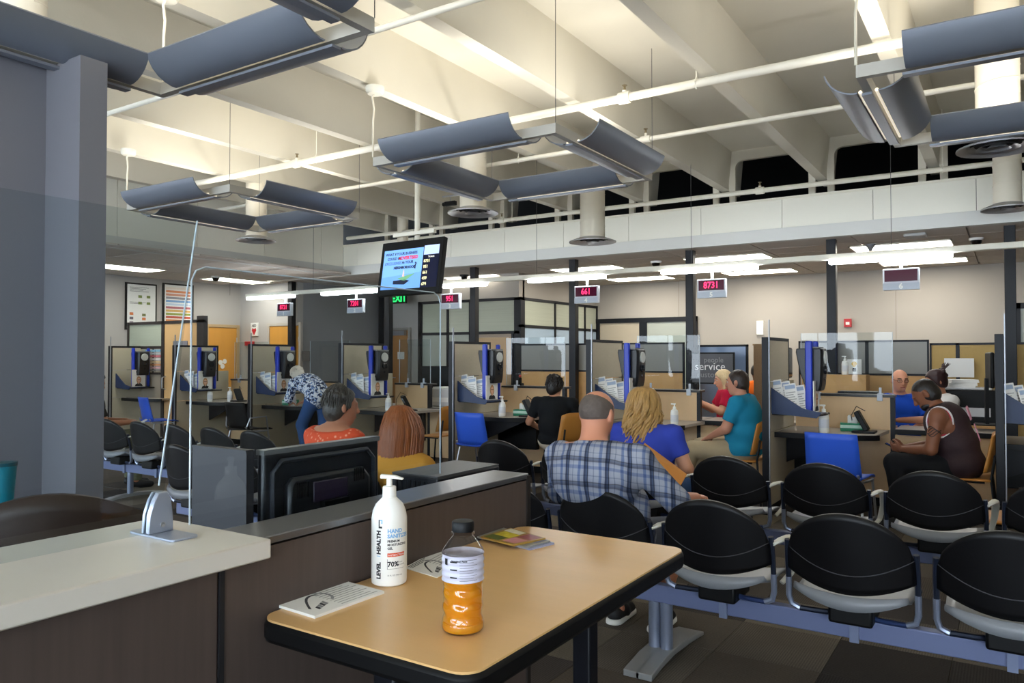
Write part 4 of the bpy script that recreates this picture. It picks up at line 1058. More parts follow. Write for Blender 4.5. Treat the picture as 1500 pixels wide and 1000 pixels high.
def drink():
    p = at_z(678, 922, ZT)
    t = thing('drink_bottle', 'clear bottle half full of orange sports drink with a black cap', 'bottle', (p.x, p.y, ZT))
    R0 = .0365
    def prof(inset=0, z0=0, z1=.2):
        pts = []
        for i in range(81):
            z = z0 + (z1 - z0) * i / 80
            if z < .008: r = R0 - .006 + .006 * (z / .008) ** .5
            elif z < .020: r = R0
            elif z < .098: r = R0 - .0015 - .0022 * (.5 - .5 * math.cos((z - .020) / .026 * 2 * PI))
            elif z < .150: r = R0 - .0012 + .0008 * math.cos((z - .098) / .013 * 2 * PI)
            elif z < .182: q = (z - .150) / .032; r = R0 - (R0 - .0175) * (q ** 1.25)
            else: r = .0165
            pts.append((max(.001, r - inset), z))
        return pts
    lob = lambda a, z: (.022 * math.sin(6 * a + 95 * z * 2) * (1 if .022 < z < .096 else 0))
    cl = mat('clear bottle plastic', '#f4f4f2', .06, trans=1.0, ior=1.25)
    pr = prof()
    B().lathe(pr[:-1] + [(.0165, .2)], 48, caps=True, lobes=lob).obj('bottle_shell', pane('bottle plastic', '#f3f1ee', 1.6), t)
    lq = bpy.data.materials.new('orange drink'); lq.use_nodes = True
    bs = lq.node_tree.nodes['Principled BSDF']; bs.inputs['Base Color'].default_value = C('#ffa01e'); bs.inputs['Roughness'].default_value = .12
    bs.inputs['Transmission Weight'].default_value = .25; bs.inputs['IOR'].default_value = 1.33
    bs.inputs['Subsurface Weight'].default_value = .5; bs.inputs['Subsurface Radius'].default_value = (.06, .02, .004); bs.inputs['Subsurface Scale'].default_value = 1
    B().lathe([(.001, .004)] + prof(.0012, .004, .104), 48, lobes=lob).obj('orange_drink', lq, t)
    LAB = mat('bottle label', '#c9c8da', .45)
    lab = B().lathe([(R0 - .0012 + .0008 * math.cos((z - .098) / .013 * 2 * PI) + .0006, z) for z in np.linspace(.099, .149, 30)], 48, caps=False).obj('label', LAB, t)
    face = math.atan2(-p.y, -p.x); rr = R0 + .0006
    wrap_text('Nutrition Facts', .0045, rr, face - .55, .1395, INK, lab, bold=.0002)
    rnd = random.Random(4)
    for row in range(9):
        z = .104 + .0048 * row
        a0 = face - .15
        n = 12
        B().sheet(lambda s, q: (rr * math.cos(a0 + (.85 - .2 * (row % 2)) * s), rr * math.sin(a0 + (.85 - .2 * (row % 2)) * s), z + .0007 * q), n, 1).obj('fine_print', INK if row % 4 == 0 else GREYINK, lab)
        if row % 3 == 1: B().sheet(lambda s, q: (rr * math.cos(face - .62 + .35 * s), rr * math.sin(face - .62 + .35 * s), z + .0025 * q), 8, 1).obj('fine_print', INK, lab)
    B().sheet(lambda s, q: (rr * math.cos(face - .95 + .18 * s), rr * math.sin(face - .95 + .18 * s), .132 + .012 * q), 6, 1).obj('emblem', INK, lab)
    B().lathe([(.0165, .183), (.0195, .184), (.0195, .188), (.017, .189)], 32, caps=False).obj('neck_ring', pane('bottle plastic', '#f3f1ee', 1.6), t)
    t.scale = (1.19, 1.19, 1.06)
    B().lathe([(.001, .190), (.0190, .190), (.0192, .193), (.0192, .206), (.0175, .209), (.001, .2095)], 60, lobes=lambda a, z: .018 * math.sin(30 * a) if .191 < z < .207 else 0).obj('cap', mat('black cap', '#0b0d10', .5, spec=.3), t)
drink()
# printed sheets: a pad of cards, one sheet, magazines
def sheet_from(pts, z, h, name, label, m, cat):
    P = [at_z(u, v, z) for u, v in pts]; c = sum((q for q in P), Vector()) / len(P)
    o = tag(B().prism([(q.x - c.x, q.y - c.y) for q in P][::-1] if False else [(q.x - c.x, q.y - c.y) for q in P], 0, h).obj(name, m, None, 0, 0, (c.x, c.y, z)), label, cat)
    return o, [Vector((q.x - c.x, q.y - c.y, 0)) for q in P]
def on_quad(Q, s, q): return Q[0] * (1 - s) * (1 - q) + Q[1] * s * (1 - q) + Q[2] * s * q + Q[3] * (1 - s) * q
def patch(Q, s0, s1, q0, q1, z, m, nm, parent, poly=None):
    pl = poly or [(s0, q0), (s1, q0), (s1, q1), (s0, q1)]
    V = [on_quad(Q, a, b_) for a, b_ in pl]
    return B().prism([(v.x, v.y) for v in V], z, z + .0003).obj(nm, m, parent)
def car_card(o, Q, z):
    for i in range(3): patch(Q, .06, .55 - .08 * i, .93 - .055 * i, .955 - .055 * i, z, GREYINK, 'printed_line', o)
    for i in range(9): patch(Q, .42, .95 - .05 * (i % 3), .08 + .085 * i, .10 + .085 * i, z, mat('pale print', '#a9a9a6', .8), 'printed_line', o)
    dark = mat('drawing ink', '#3c3c40', .8); mid = mat('drawing grey', '#8d8d8f', .8)
    arc = [(.10 + .36 * t, .30 + .48 * math.sin(t * PI * .62)) for t in np.linspace(0, 1, 9)]
    patch(Q, 0, 0, 0, 0, z, dark, 'printed_drawing', o, arc + [(x_ + .012, y_ - .045) for x_, y_ in arc[::-1]])
    arc = [(.42 + .14 * math.cos(t), .60 + .26 * math.sin(t)) for t in np.linspace(-1.2, 1.5, 8)]
    patch(Q, 0, 0, 0, 0, z + .0001, mid, 'printed_drawing', o, arc + [(.42 + .11 * math.cos(t), .60 + .21 * math.sin(t)) for t in np.linspace(1.5, -1.2, 8)])
    for i in range(4): patch(Q, 0, 0, 0, 0, z + .0001, mid if i % 2 else dark, 'printed_drawing', o, [(.16 + .05 * i, .16 + .03 * i), (.20 + .05 * i, .18 + .03 * i), (.21 + .05 * i, .30 + .04 * i), (.17 + .05 * i, .27 + .04 * i)])
o, Q = sheet_from([(461, 906), (563, 869), (502, 853), (396, 886)], ZT, .006, 'card_pad', 'pad of white printed cards on the near corner of the table', PAPER, 'paper')
car_card(o, Q, .0061)
o, Q = sheet_from([(640, 846), (700, 820), (640, 805), (592, 832)], ZT, .0012, 'card_sheet', 'white printed card between the two bottles', PAPER, 'paper')
car_card(o, Q, .0013)
MAGS = ['#8f94a8', '#5d6a52', '#b7a24a']
mg = []
for i, (pts, c, l) in enumerate((([(776, 806), (812, 797), (735, 776), (695, 783)], '#9aa0bd', 'bottom magazine of the pile at the far end of the table'),
                            ([(770, 803), (806, 794), (735, 774), (690, 786)], '#8d8b86', 'middle magazine of the pile at the far end of the table'),
                            ([(752, 800), (799, 790), (748, 775), (704, 788)], '#a9863e', 'top magazine with yellow and pink flowers on its cover'))):
    o, Q = sheet_from(pts, ZT + .005 * i, .0048, 'magazine', l, mat('mag ' + c, c, .35), 'magazine'); o['group'] = 'magazines on the table'; mg.append((o, Q))
o, Q = mg[2]
for s0, s1, q0, q1, c in ((.05, .35, .5, .95, '#5d6a2e'), (.35, .7, .45, .9, '#d6c23c'), (.1, .5, .06, .42, '#c9868a'), (.55, .95, .05, .4, '#8f3f4a'), (.72, .96, .5, .95, '#e3d9c2')):
    patch(Q, s0, s1, q0, q1, .0049, mat('cover ' + c, c, .35, noise=(60, .35)), 'cover_print', o)
for o, Q in mg[:2]: patch(Q, .5, .97, .04, .3, .0049, mat('cover blue', '#55608f', .35, noise=(50, .3)), 'cover_print', o)
# ================================================================ RECEPTION
XW = -1.366
rw = thing('reception_wall', 'low dark walnut reception wall with a metal cap behind the table', 'counter', (XW, 0, 0))
B().box(-.09, 0, 1.01, 2.19, .0, 1.045).obj('wall_panel', WALNUT, rw)
B().box(-.14, .004, 1.0, 2.20, 1.05, 1.068).obj('cap_rail', mat('brushed cap', '#77787c', .28, .75), rw, .003)
B().box(-.12, -.09, 1.01, 2.19, 0, 1.05).box(-.10, .006, 2.19, 2.21, 0, 1.06).obj('end_trim', mat('dark trim', '#26211f', .5), rw)
B().box(-.002, .003, 1.0, 1.012, 0, 1.045).obj('panel_seam', INK, rw)
ct_ = thing('reception_counter', 'white reception counter top on a dark walnut front', 'counter', (XW, 0, 0))
B().box(-.374, .034, -1.6, 1.105, 1.028, 1.07).obj('counter_top', mat('white quartz', '#d6d0c6', .3, noise=(7, .03)), ct_, .004)
B().box(-.10, 0, -1.6, .996, 0, 1.028).obj('front_panel', WALNUT, ct_)
B().box(-.36, -.10, .96, .99, 0, 1.028).obj('end_panel', WALNUT, ct_)
# acrylic shields
def shield(label, loc, pts, foot=None):
    t = thing('acrylic_shield', label, 'acrylic screen', loc)
    B().prism_x(pts, -.003, .003).obj('pane', ACRYL, t)
    return t
xb_ = -1.58
pbk = at_z(232, 781, 1.07)
s1 = shield('large clear acrylic shield standing on the white reception counter', (xb_, 0, 1.075), [(-1.5, .0), (pbk.y, .0), (pbk.y + .09, .70), (-1.5, .70)])
B().tube([(0, pbk.y, .1), (0, pbk.y + .09, .70)], .002, 6).obj('pane_edge', EDGE, s1)
bk = thing('shield_bracket', 'silver bracket holding the shield on the white counter', 'bracket', (xb_, pbk.y - .005, 1.07))
sil = mat('silver bracket', '#a9b2c4', .3, .6)
B().prism(rrect(-.06, .105, -.03, .035, .012), 0, .005).obj('base_plate', sil, bk, .001)
ou = [(-.028, .005), (.030, .005), (.029, .045), (.024, .075), (.016, .092), (-.006, .092), (-.016, .075), (-.026, .045)]
B().prism_x([(y_, z) for y_, z in ou], .0035, .017).obj('clamp_plate', sil, bk, .002)
B().prism_x([(y_, z) for y_, z in ou], -.012, -.0035).obj('clamp_plate', sil, bk, .002)
B(Matrix.Translation((.017, .004, .022)) @ Matrix.Rotation(PI / 2, 4, 'Y')).lathe([(.001, 0), (.006, 0), (.006, .002), (.003, .002), (.001, .0005)], 12).obj('screw', CHROME, bk)
zt = 1.672
yl, yr = at_x(280, 500, -1.60).y, at_x(645, 500, -1.60).y
q = .035
out = [(yl, .832), (yr, .832), (yr, zt - q), (yr - .011, zt - .011), (yr - q, zt), (yl + q, zt), (yl + .011, zt - .011), (yl, zt - q)]
s2 = shield('clear acrylic shield with rounded corners on the low reception wall', (-1.60, 0, 0), out)
B().tube([(0, a, b_) for a, b_ in out[1:]] + [(0, yl, .832)], .0022, 6).obj('pane_edge', EDGE, s2)
# behind the reception wall
DESKM = mat('dark desk laminate', '#3c3836', .45)
dk = thing('reception_desk', 'dark reception desk top behind the clear shield', 'desk', (-1.46, 0, 0))
B().box(-1.15, -.29, -1.4, .95, .86, .90).obj('desk_top', DESKM, dk)
B().box(-.62, -.03, 1.02, 2.17, .80, .83).obj('desk_top', DESKM, dk)
for y_ in (-1.2, .88): B().box(-1.1, -.34, y_, y_ + .04, 0, .86).obj('desk_leg', DESKM, dk)
B().box(-.60, -.56, 1.05, 2.14, 0, .80).obj('desk_leg', DESKM, dk)
def rear_monitor():
    x, y0, y1 = -1.76, 1.43, 1.90
    t = thing('computer_monitor', 'large black monitor seen from behind through the shield', 'monitor', (x, (y0 + y1) / 2, .83))
    w = (y1 - y0) / 2
    BK = mat('monitor back', '#1d1f25', .35)
    B().box(-.03, .0, -w, w, .05, .362).obj('casing', BK, t, .01)
    B().box(-.032, .003, -w, w, .352, .366).obj('top_edge', mat('painted rim reflection', '#6f6f70', .35), t)  # paler strip paints in the reflection along the top of the frame
    B().tube([(.002, -w + .03, .08), (.002, -w + .03, .30), (.002, -w + .06, .33), (.002, w - .06, .33), (.002, w - .03, .30), (.002, w - .03, .08)], .008, 6).obj('back_ridge', mat('monitor ridge', '#33363e', .35), t)
    B().prism_x([(-w + .07, .08), (-w + .07, .26), (-w + .09, .28), (w - .10, .28), (w - .07, .25), (w - .07, .08)][::-1], 0, .03).obj('back_bulge', BK, t, .01)
    B().box(.03, .036, -.08, .06, .20, .26).obj('port_panel', mat('purple black', '#2a1f33', .4), t, .004)
    for i in range(6):
        B().box(.03, .033, -.14 + .008 * i, -.137 + .008 * i, .22, .265).box(.03, .033, .09 + .008 * i, .093 + .008 * i, .24, .28).obj('vent_slot', BLACK, t)
    B().box(.0, .05, -.05, .05, .0, .2).obj('stand', BLACK, t); B().box(-.08, .10, -.12, .12, 0, .012).obj('foot', BLACK, t, .004)
    B().tube([(.06 * math.cos(a) * .3 + .07, -.02 + .075 * math.cos(a), .10 + .075 * math.sin(a)) for a in np.linspace(0, 5.5, 20)], .004, 6).obj('cable', BLACK, t)
    p = tag(B().box(-2.02, -1.775, 1.385, 1.41, .83, 1.193).box(-2.02, -1.775, 1.383, 1.412, 1.193, 1.20).obj('side_screen', mat('charcoal panel', '#2e2d33', .5)), 'charcoal side panel standing beside the large black monitor', 'panel')
    d = thing('phone_dock', 'small black keyboard tray edge behind the reception wall', 'tray', (-1.535, 1.55, .83))
    B().box(-.05, .05, -.2, .2, .0, .13).obj('body', BLACK, d, .01); B().box(-.045, .045, -.19, .19, .13, .14).obj('lid', mat('grey plastic', '#77777a', .5), d)
rear_monitor()
pc = thing('desktop_computer', 'flat black desktop computer at the end of the reception wall', 'computer', (-1.66, 2.17, .83))
B().box(-.10, .10, -.21, .15, .0, .235).obj('case', mat('pc case', '#1a1d24', .4), pc, .006)
B().box(-.098, .098, -.208, .148, .235, .24).obj('lid', mat('pc lid', '#4c4d50', .4), pc)
for i in range(8): B().box(-.08 + .02 * i, -.072 + .02 * i, -.214, -.21, .15, .22).obj('vent_slot', INK, pc)
B().box(.1, .103, .06, .13, .16, .22).obj('front_grille', mat('grey plastic', '#77777a', .5), pc)
# office chair back, tumbler
oc = thing('desk_chair', 'dark brown chair with a curved back behind the reception desk', 'chair', (-2.75, 1.35, 0), R(60))
BRN = mat('dark brown leather', '#33241d', .45, bump=(40, .1))
B().sheet(lambda s, q_: ((s - .5) * .66, -.2 + .10 * (2 * s - 1) ** 2, .60 + q_ * (.42 - .13 * (2 * s - 1) ** 2)), 14, 8).obj('backrest', BRN, oc, 0, .05)
B().box(-.27, .27, -.2, .30, .46, .54).obj('seat', BRN, oc, .03)
for s in (-1, 1): B().tube([(s * .30, -.1, .5), (s * .33, .0, .72), (s * .33, .25, .72)], .025, 8).obj('armrest', BLACK, oc)
B().cyl((0, 0, .08), (0, 0, .46), .03).obj('stem', BLACK, oc)
for k in range(5): B().tube([(0, 0, .1), (.3 * math.cos(k * 1.257), .3 * math.sin(k * 1.257), .04)], .02, 6).obj('leg', BLACK, oc)
pt = at_z(2, 752, .90)
tm = thing('tumbler', 'teal tumbler with a white base at the left edge', 'tumbler', (pt.x, pt.y, .90))
B().lathe([(.001, .03), (.036, .03), (.046, .17), (.001, .17)], 24).obj('body', mat('teal enamel', '#1f7f94', .3), tm)
B().lathe([(.001, 0), (.034, 0), (.036, .03), (.001, .03)], 24).obj('base', WPLAS, tm)
B().lathe([(.001, .17), (.048, .17), (.048, .182), (.001, .186)], 24).obj('lid', mat('teal lid', '#174f5c', .35), tm)
# ================================================================ PEOPLE
def surfnet(F, org, h):
    s = F < 0
    c = np.zeros(tuple(n - 1 for n in F.shape), np.int8)
    offs = [(i, j, k) for i in (0, 1) for j in (0, 1) for k in (0, 1)]
    nx, ny, nz = c.shape
    for i, j, k in offs: c += s[i:i + nx, j:j + ny, k:k + nz]
    mixed = (c > 0) & (c < 8)
    idx = np.argwhere(mixed); ids = np.full(c.shape, -1, np.int64); ids[mixed] = np.arange(len(idx))
    I, J, K = idx.T
    val = {o: F[I + o[0], J + o[1], K + o[2]] for o in offs}
    acc = np.zeros((len(idx), 3)); cnt = np.zeros(len(idx))
    for a in offs:
        for ax in range(3):
            if a[ax] == 0:
                b = list(a); b[ax] = 1; b = tuple(b)
                va, vb = val[a], val[b]; m = (va < 0) != (vb < 0)
                t = np.where(m, va / np.where(m, va - vb, 1), 0)
                p = np.tile(np.array(a, float), (len(idx), 1)); p[:, ax] += t
                acc += p * m[:, None]; cnt += m
    V = (idx + acc / cnt[:, None]) * h + org
    Q = []
    for ax in range(3):
        d = [0, 0, 0]; d[ax] = 1
        sl0 = tuple(slice(1, n - 1) if q != ax else slice(0, n - 1) for q, n in enumerate(F.shape))
        sl1 = tuple(slice(1, n - 1) if q != ax else slice(1, n) for q, n in enumerate(F.shape))
        a, b = s[sl0], s[sl1]
        e = np.argwhere(a != b)
        if not len(e): continue
        sg = a[tuple(e.T)]
        e = e + np.array([0 if q == ax else 1 for q in range(3)])
        u, w = [q for q in range(3) if q != ax]
        def cell(du, dw):
            q = e.copy(); q[:, u] -= du; q[:, w] -= dw; return ids[q[:, 0], q[:, 1], q[:, 2]]
        quad = np.stack([cell(1, 1), cell(0, 1), cell(0, 0), cell(1, 0)], 1)
        flip = sg if ax != 1 else ~sg
        quad[~flip] = quad[~flip][:, ::-1]
        Q.append(quad)
    return V, np.concatenate(Q)
V3 = lambda *a: np.array(a, float)
class Sdf:
    def __init__(s): s.p = []
    def cap(s, a, b, ra, rb=None, k=.02, clip=None, sq=None):
        s.p.append(('c', np.array(a, float), np.array(b, float), ra, ra if rb is None else rb, k, clip, sq)); return s
    def ell(s, c, r, Rm=None, k=.02, clip=None):
        s.p.append(('e', np.array(c, float), np.array(r, float), np.eye(3) if Rm is None else np.array(Rm), 0, k, clip, None)); return s
    def chain(s, pts, rs, k=.01):
        for i in range(len(pts) - 1): s.cap(pts[i], pts[i + 1], rs[i], rs[i + 1], k)
        return s
    def mesh(s, h):
        lo, hi = [], []
        for p in s.p:
            if p[0] == 'c':
                r = max(p[3], p[4]); lo.append(np.minimum(p[1], p[2]) - r); hi.append(np.maximum(p[1], p[2]) + r)
            else: r = p[2].max(); lo.append(p[1] - r); hi.append(p[1] + r)
        lo = np.min(lo, 0) - 3 * h; hi = np.max(hi, 0) + 3 * h
        n = np.ceil((hi - lo) / h).astype(int) + 1
        F = np.full(n, 9.0, np.float32)
        for p in s.p:
            k = p[5]; pad = k + 3 * h
            if p[0] == 'c':
                r = max(p[3], p[4]) + pad; a0 = np.minimum(p[1], p[2]) - r; a1 = np.maximum(p[1], p[2]) + r
            else:
                r = p[2].max() + pad; a0 = p[1] - r; a1 = p[1] + r
            i0 = np.maximum(0, np.floor((a0 - lo) / h).astype(int)); i1 = np.minimum(n, np.ceil((a1 - lo) / h).astype(int) + 1)
            ax = [lo[q] + h * np.arange(i0[q], i1[q]) for q in range(3)]
            X, Y, Z = np.meshgrid(*ax, indexing='ij', sparse=True)
            if p[0] == 'c':
                a, b = p[1], p[2]; d = b - a; L = max(1e-9, d @ d)
                t = np.clip(((X - a[0]) * d[0] + (Y - a[1]) * d[1] + (Z - a[2]) * d[2]) / L, 0, 1)
                sy = p[7] or 1
                D = np.sqrt((X - a[0] - t * d[0]) ** 2 + ((Y - a[1] - t * d[1]) * sy) ** 2 + (Z - a[2] - t * d[2]) ** 2) - (p[3] + (p[4] - p[3]) * t)
            else:
                c, r, M = p[1], p[2], p[3]
                x, y, z = X - c[0], Y - c[1], Z - c[2]
                q = [(M[0][i] * x + M[1][i] * y + M[2][i] * z) for i in range(3)]
                k0 = np.sqrt(sum((q[i] / r[i]) ** 2 for i in range(3))); k1 = np.sqrt(sum((q[i] / r[i] ** 2) ** 2 for i in range(3)))
                D = k0 * (k0 - 1) / np.maximum(k1, 1e-6)
            if p[6] is not None:
                for pt, nm in p[6]:
                    D = np.maximum(D, (X - pt[0]) * nm[0] + (Y - pt[1]) * nm[1] + (Z - pt[2]) * nm[2])
            G = F[i0[0]:i1[0], i0[1]:i1[1], i0[2]:i1[2]]
            hh = np.maximum(k - np.abs(G - D), 0)
            G[...] = np.minimum(G, D) - hh * hh / (4 * k)
        return surfnet(F, lo, h)
    def obj(s, name, m, h=.01, parent=None, smooth=1):
        V, Q = s.mesh(h)
        me = bpy.data.meshes.new(name)
        me.vertices.add(len(V)); me.vertices.foreach_set('co', V.astype(np.float32).ravel())
        me.loops.add(len(Q) * 4); me.loops.foreach_set('vertex_index', Q.astype(np.int32).ravel())
        me.polygons.add(len(Q)); me.polygons.foreach_set('loop_start', np.arange(0, len(Q) * 4, 4, dtype=np.int32))
        me.polygons.foreach_set('use_smooth', np.ones(len(Q), bool))
        me.update(calc_edges=True); me.validate(); me.materials.append(m)
        o = bpy.data.objects.new(name, me); COL.objects.link(o)
        if parent: o.parent = parent
        return o
def unit(v): v = np.array(v, float); return v / np.linalg.norm(v)
def frame(up, right=(1, 0, 0)):
    z = unit(up); x = np.array(right, float); x = unit(x - z * (x @ z)); y = np.cross(z, x)
    return np.stack([x, y, z], 1)
def euler(yaw=0, pitch=0, roll=0):
    return np.array(Matrix.Rotation(R(yaw), 3, 'Z') @ Matrix.Rotation(R(pitch), 3, 'X') @ Matrix.Rotation(R(roll), 3, 'Y'))
SEATED = dict(pel=(0, 0, .555), waist=(0, -.02, .72), chest=(0, -.01, .90), neck=(0, .0, 1.04), head=(0, .035, 1.175), hyaw=0, hpitch=0, hroll=0,
              shl=(-.175, 0, 1.0), shr=(.175, 0, 1.0), ell=(-.24, .03, .75), elr=(.24, .03, .75), wrl=(-.13, .26, .68), wrr=(.13, .26, .68),
              hil=(-.09, 0, .53), hir=(.09, 0, .53), knl=(-.12, .43, .52), knr=(.12, .43, .52), anl=(-.12, .42, .09), anr=(.12, .42, .09))
STAND = dict(pel=(0, 0, .95), waist=(0, 0, 1.10), chest=(0, -.01, 1.28), neck=(0, .0, 1.43), head=(0, .03, 1.56), hyaw=0, hpitch=0, hroll=0,
             shl=(-.175, 0, 1.38), shr=(.175, 0, 1.38), ell=(-.23, .0, 1.10), elr=(.23, .0, 1.10), wrl=(-.22, .12, .88), wrr=(.22, .12, .88),
             hil=(-.09, 0, .90), hir=(.09, 0, .90), knl=(-.10, .03, .49), knr=(.10, .03, .49), anl=(-.10, 0, .09), anr=(.10, 0, .09))
def hand(S, w, fwd, palm, side, curl=35, s=1.0):
    """palm, five separate fingers of unequal length and a side thumb; side=+1 when the thumb lies on +(fwd x palm)"""
    w = np.array(w, float); f = unit(fwd); n = np.array(palm, float); n = unit(n - f * (n @ f)); t = np.cross(f, n) * side
    Rm = np.stack([t, n, f], 1)
    S.ell(w + f * .048 * s, (.041 * s, .017 * s, .052 * s), Rm, k=.012)
    for i, ln in enumerate((.068, .078, .073, .056)):
        off = t * (.030 - .0205 * i) * s; p = w + f * .088 * s + off; d = f; pts = [w + f * .05 * s + off * .9, p]; a = R(curl)
        for j in range(3):
            d = unit(d * math.cos(a) + n * math.sin(a)); n2 = n
            p = p + d * ln * s * (.46, .31, .23)[j]; pts.append(p)
            a = R(curl * .6)
        S.chain(pts, [.0092 * s, .0090 * s, .0082 * s, .0076 * s, .0066 * s], k=.004)
    b0 = w + f * .022 * s + t * .026 * s; b1 = b0 + (f * .6 + t * .75 + n * .25) * .036 * s; b2 = b1 + (f * .85 + t * .25 + n * .35) * .03 * s; b3 = b2 + (f * .9 + n * .35) * .022 * s
    S.chain([b0, b1, b2, b3], [.014 * s, .011 * s, .0095 * s, .008 * s], k=.006)
def head_sdf(S, c, Rm, s=1.0, neck=None, nr=.055, fat=0):
    P = lambda x, y, z: c + Rm @ (V3(x, y, z) * s)
    S.ell(P(0, -.012, .025), V3(.074 + fat, .094, .088) * s, Rm, k=.03)
    S.ell(P(0, .018, -.035), V3(.060 + fat, .070, .075) * s, Rm, k=.03)
    S.ell(P(0, .045, -.088), V3(.026 + fat, .028, .022) * s, Rm, k=.035)
    S.cap(P(0, .083, .018), P(0, .103, -.022), .010 * s, .014 * s, k=.014)
    S.ell(P(0, .080, .028), V3(.046, .012, .010) * s, Rm, k=.015)
    S.ell(P(0, .086, -.057), V3(.022, .010, .009) * s, Rm, k=.010)
    for e in (-1, 1): S.ell(P(e * (.077 + fat), -.012, -.005), V3(.010, .020, .032) * s, Rm @ euler(e * 20), k=.008)
    if neck is not None: S.cap(np.array(neck) + V3(0, 0, -.03), P(0, -.022, -.045), nr * 1.08, nr * .98, k=.03)
SKIN = {}
def skin(name, col): return mat('skin ' + name, col, .5, noise=(14, .05), spec=.35)
def person(label, loc, rotz, J, look, base=SEATED, h=.0105):
    if base is SEATED and 'hem' not in look: look['hem'] = [((0, 0, .50), (0, 0, -1))]
    j = {k: (np.array(v, float) if isinstance(v, tuple) else v) for k, v in {**base, **J}.items()}
    b = look.get('bulk', 1.0); hs = look.get('hs', 1.0); belly = look.get('belly', 0)
    L = dict(sleeve=.75, leg=1.0, shirt=None, trousers=None, neckdrop=.0, face=False)
    L.update(look)
    S = Sdf(); hR = euler(j['hyaw'], j['hpitch'], j['hroll'])
    rt = j['shr'] - j['shl']; hrt = j['hir'] - j['hil']
    def torso(T, g, clip=None, hemclip=None, k=.05):
        up1 = j['chest'] - j['waist']; up0 = j['waist'] - j['pel']
        T.ell(j['pel'], (.165 * b + g, .125 * b + g, .125 + g), frame(up0, hrt), k, hemclip)
        T.ell(j['waist'], (.145 * b + g + belly * .3, .108 * b + g + belly, .15 + g), frame(up0 + up1, hrt + rt), k, hemclip)
        T.ell(j['chest'], (.160 * b + g, .112 * b + g, .175 + g), frame(up1, rt), k, clip)
        nb = j['neck'] - unit(j['neck'] - j['chest']) * .06
        for sd in ('shl', 'shr'): T.cap(nb * .75 + j[sd] * .25, j[sd], .058 * b ** .5 + g, .056 * b ** .5 + g, .05, clip)
        T.cap(j['chest'], nb, .085 + g, .06 + g, .05, clip)
    torso(S, 0)
    ab = b ** .6
    for a in 'lr':
        S.cap(j['sh' + a], j['el' + a], .050 * ab, .041 * ab, .03); S.cap(j['el' + a], j['wr' + a], .041 * ab, .027, .02)
        hf = L.get('hf' + a, j['wr' + a] - j['el' + a]); pn = L.get('pn' + a, V3(0, 0, -1))
        hand(S, j['wr' + a], hf, pn, (1 if a == 'r' else -1) * L.get('ts', 1), L.get('curl', 32), L.get('hands', 1.0))
        S.cap(j['hi' + a], j['kn' + a], .082 * ab, .056 * ab, .04); S.cap(j['kn' + a], j['an' + a], .054 * ab, .036, .03)
        tw = np.array(L.get('toe', V3(0, 1, 0)), float)
        S.cap(j['an' + a] + V3(0, 0, -.03), j['an' + a] + tw * .14 + V3(0, 0, -.055), .035, .03, .03)
    head_sdf(S, j['head'], hR, hs, j['neck'], look.get('nr', .054), look.get('fat', 0))
    body = S.obj('person', L['skin'], h)
    body.location = loc; body.rotation_euler = (0, 0, rotz); body.scale = (L.get('sc', 1),) * 3; tag(body, label, 'person')
    un = unit(j['neck'] - j['chest']); ncl = [(j['neck'] + un * (.012 - L['neckdrop']), unit(un + V3(0, -.25 * 0, 0)))]
    if L['shirt']:
        T = Sdf(); hem = L.get('hem')
        torso(T, .016, ncl, hem)
        for a in 'lr':
            f = L['sleeve']
            A, E, W = j['sh' + a], j['el' + a], j['wr' + a]
            if f <= 0: continue
            if f <= 1:
                e = A + (E - A) * f; T.cap(A, e + (E - A) * .08, .062 * ab, .058 * ab, .03, [(e, unit(E - A))])
            else:
                e = E + (W - E) * (f - 1); T.cap(A, E, .062 * ab, .053 * ab, .03); T.cap(E, e + (W - E) * .08, .053 * ab, .040, .02, [(e, unit(W - E))])
        sh = T.obj('shirt', L['shirt'], max(h, .010), body)
        if L.get('collar'):
            cp = j['neck'] + un * .0; Rn = frame(un, rt)
            rr = look.get('nr', .054) + .014
            pts = [tuple(cp + Rn @ V3(rr * 1.08 * math.cos(q), rr * 1.05 * math.sin(q) - .006, .004 + .016 * (-math.sin(q)))) for q in np.linspace(0, 2 * PI, 24, endpoint=False)]
            B().tube(pts, .015, 8, closed=True).obj('collar', L['collar'], sh)
    if L['trousers']:
        T = Sdf(); g = .014
        up0 = j['waist'] - j['pel']
        T.ell(j['pel'], (.168 * b + g * .6, .128 * b + g * .6, .13 + g * .6), frame(up0, hrt), .04, [(j['pel'] + up0 * .55, unit(up0))])
        for a in 'lr':
            T.cap(j['hi' + a], j['kn' + a], .086 * ab + g * .5, .060 * ab + g, .04)
            e = j['kn' + a] + (j['an' + a] - j['kn' + a]) * L['leg']
            T.cap(j['kn' + a], e + (j['an' + a] - j['kn' + a]) * .05, .058 * ab + g, .052 + g, .03, [(e, unit(j['an' + a] - j['kn' + a]))])
        T.obj('trousers', L['trousers'], .012, body)
    if L.get('shoes'):
        for a in 'lr':
            T = Sdf(); q = j['an' + a]; tw = np.array(L.get('toe', V3(0, 1, 0)), float)
            T.cap(q + V3(0, 0, -.035) - tw * .03, q + tw * .06 + V3(0, 0, -.045), .043, .042, .02).cap(q + tw * .06 + V3(0, 0, -.045), q + tw * .16 + V3(0, 0, -.055), .042, .036, .02)
            sh = T.obj('shoe', L['shoes'], .008, body)
            if L.get('sole'):
                U = Sdf(); U.cap(q + V3(0, 0, -.075) - tw * .035, q + tw * .16 + V3(0, 0, -.075), .047, .042, .01, [(V3(0, 0, q[2] - .056), V3(0, 0, 1)), (V3(0, 0, .004), V3(0, 0, -1))])
                U.obj('sole', L['sole'], .008, sh)
    P = lambda x, y, z: tuple(j['head'] + hR @ (V3(x, y, z) * hs))
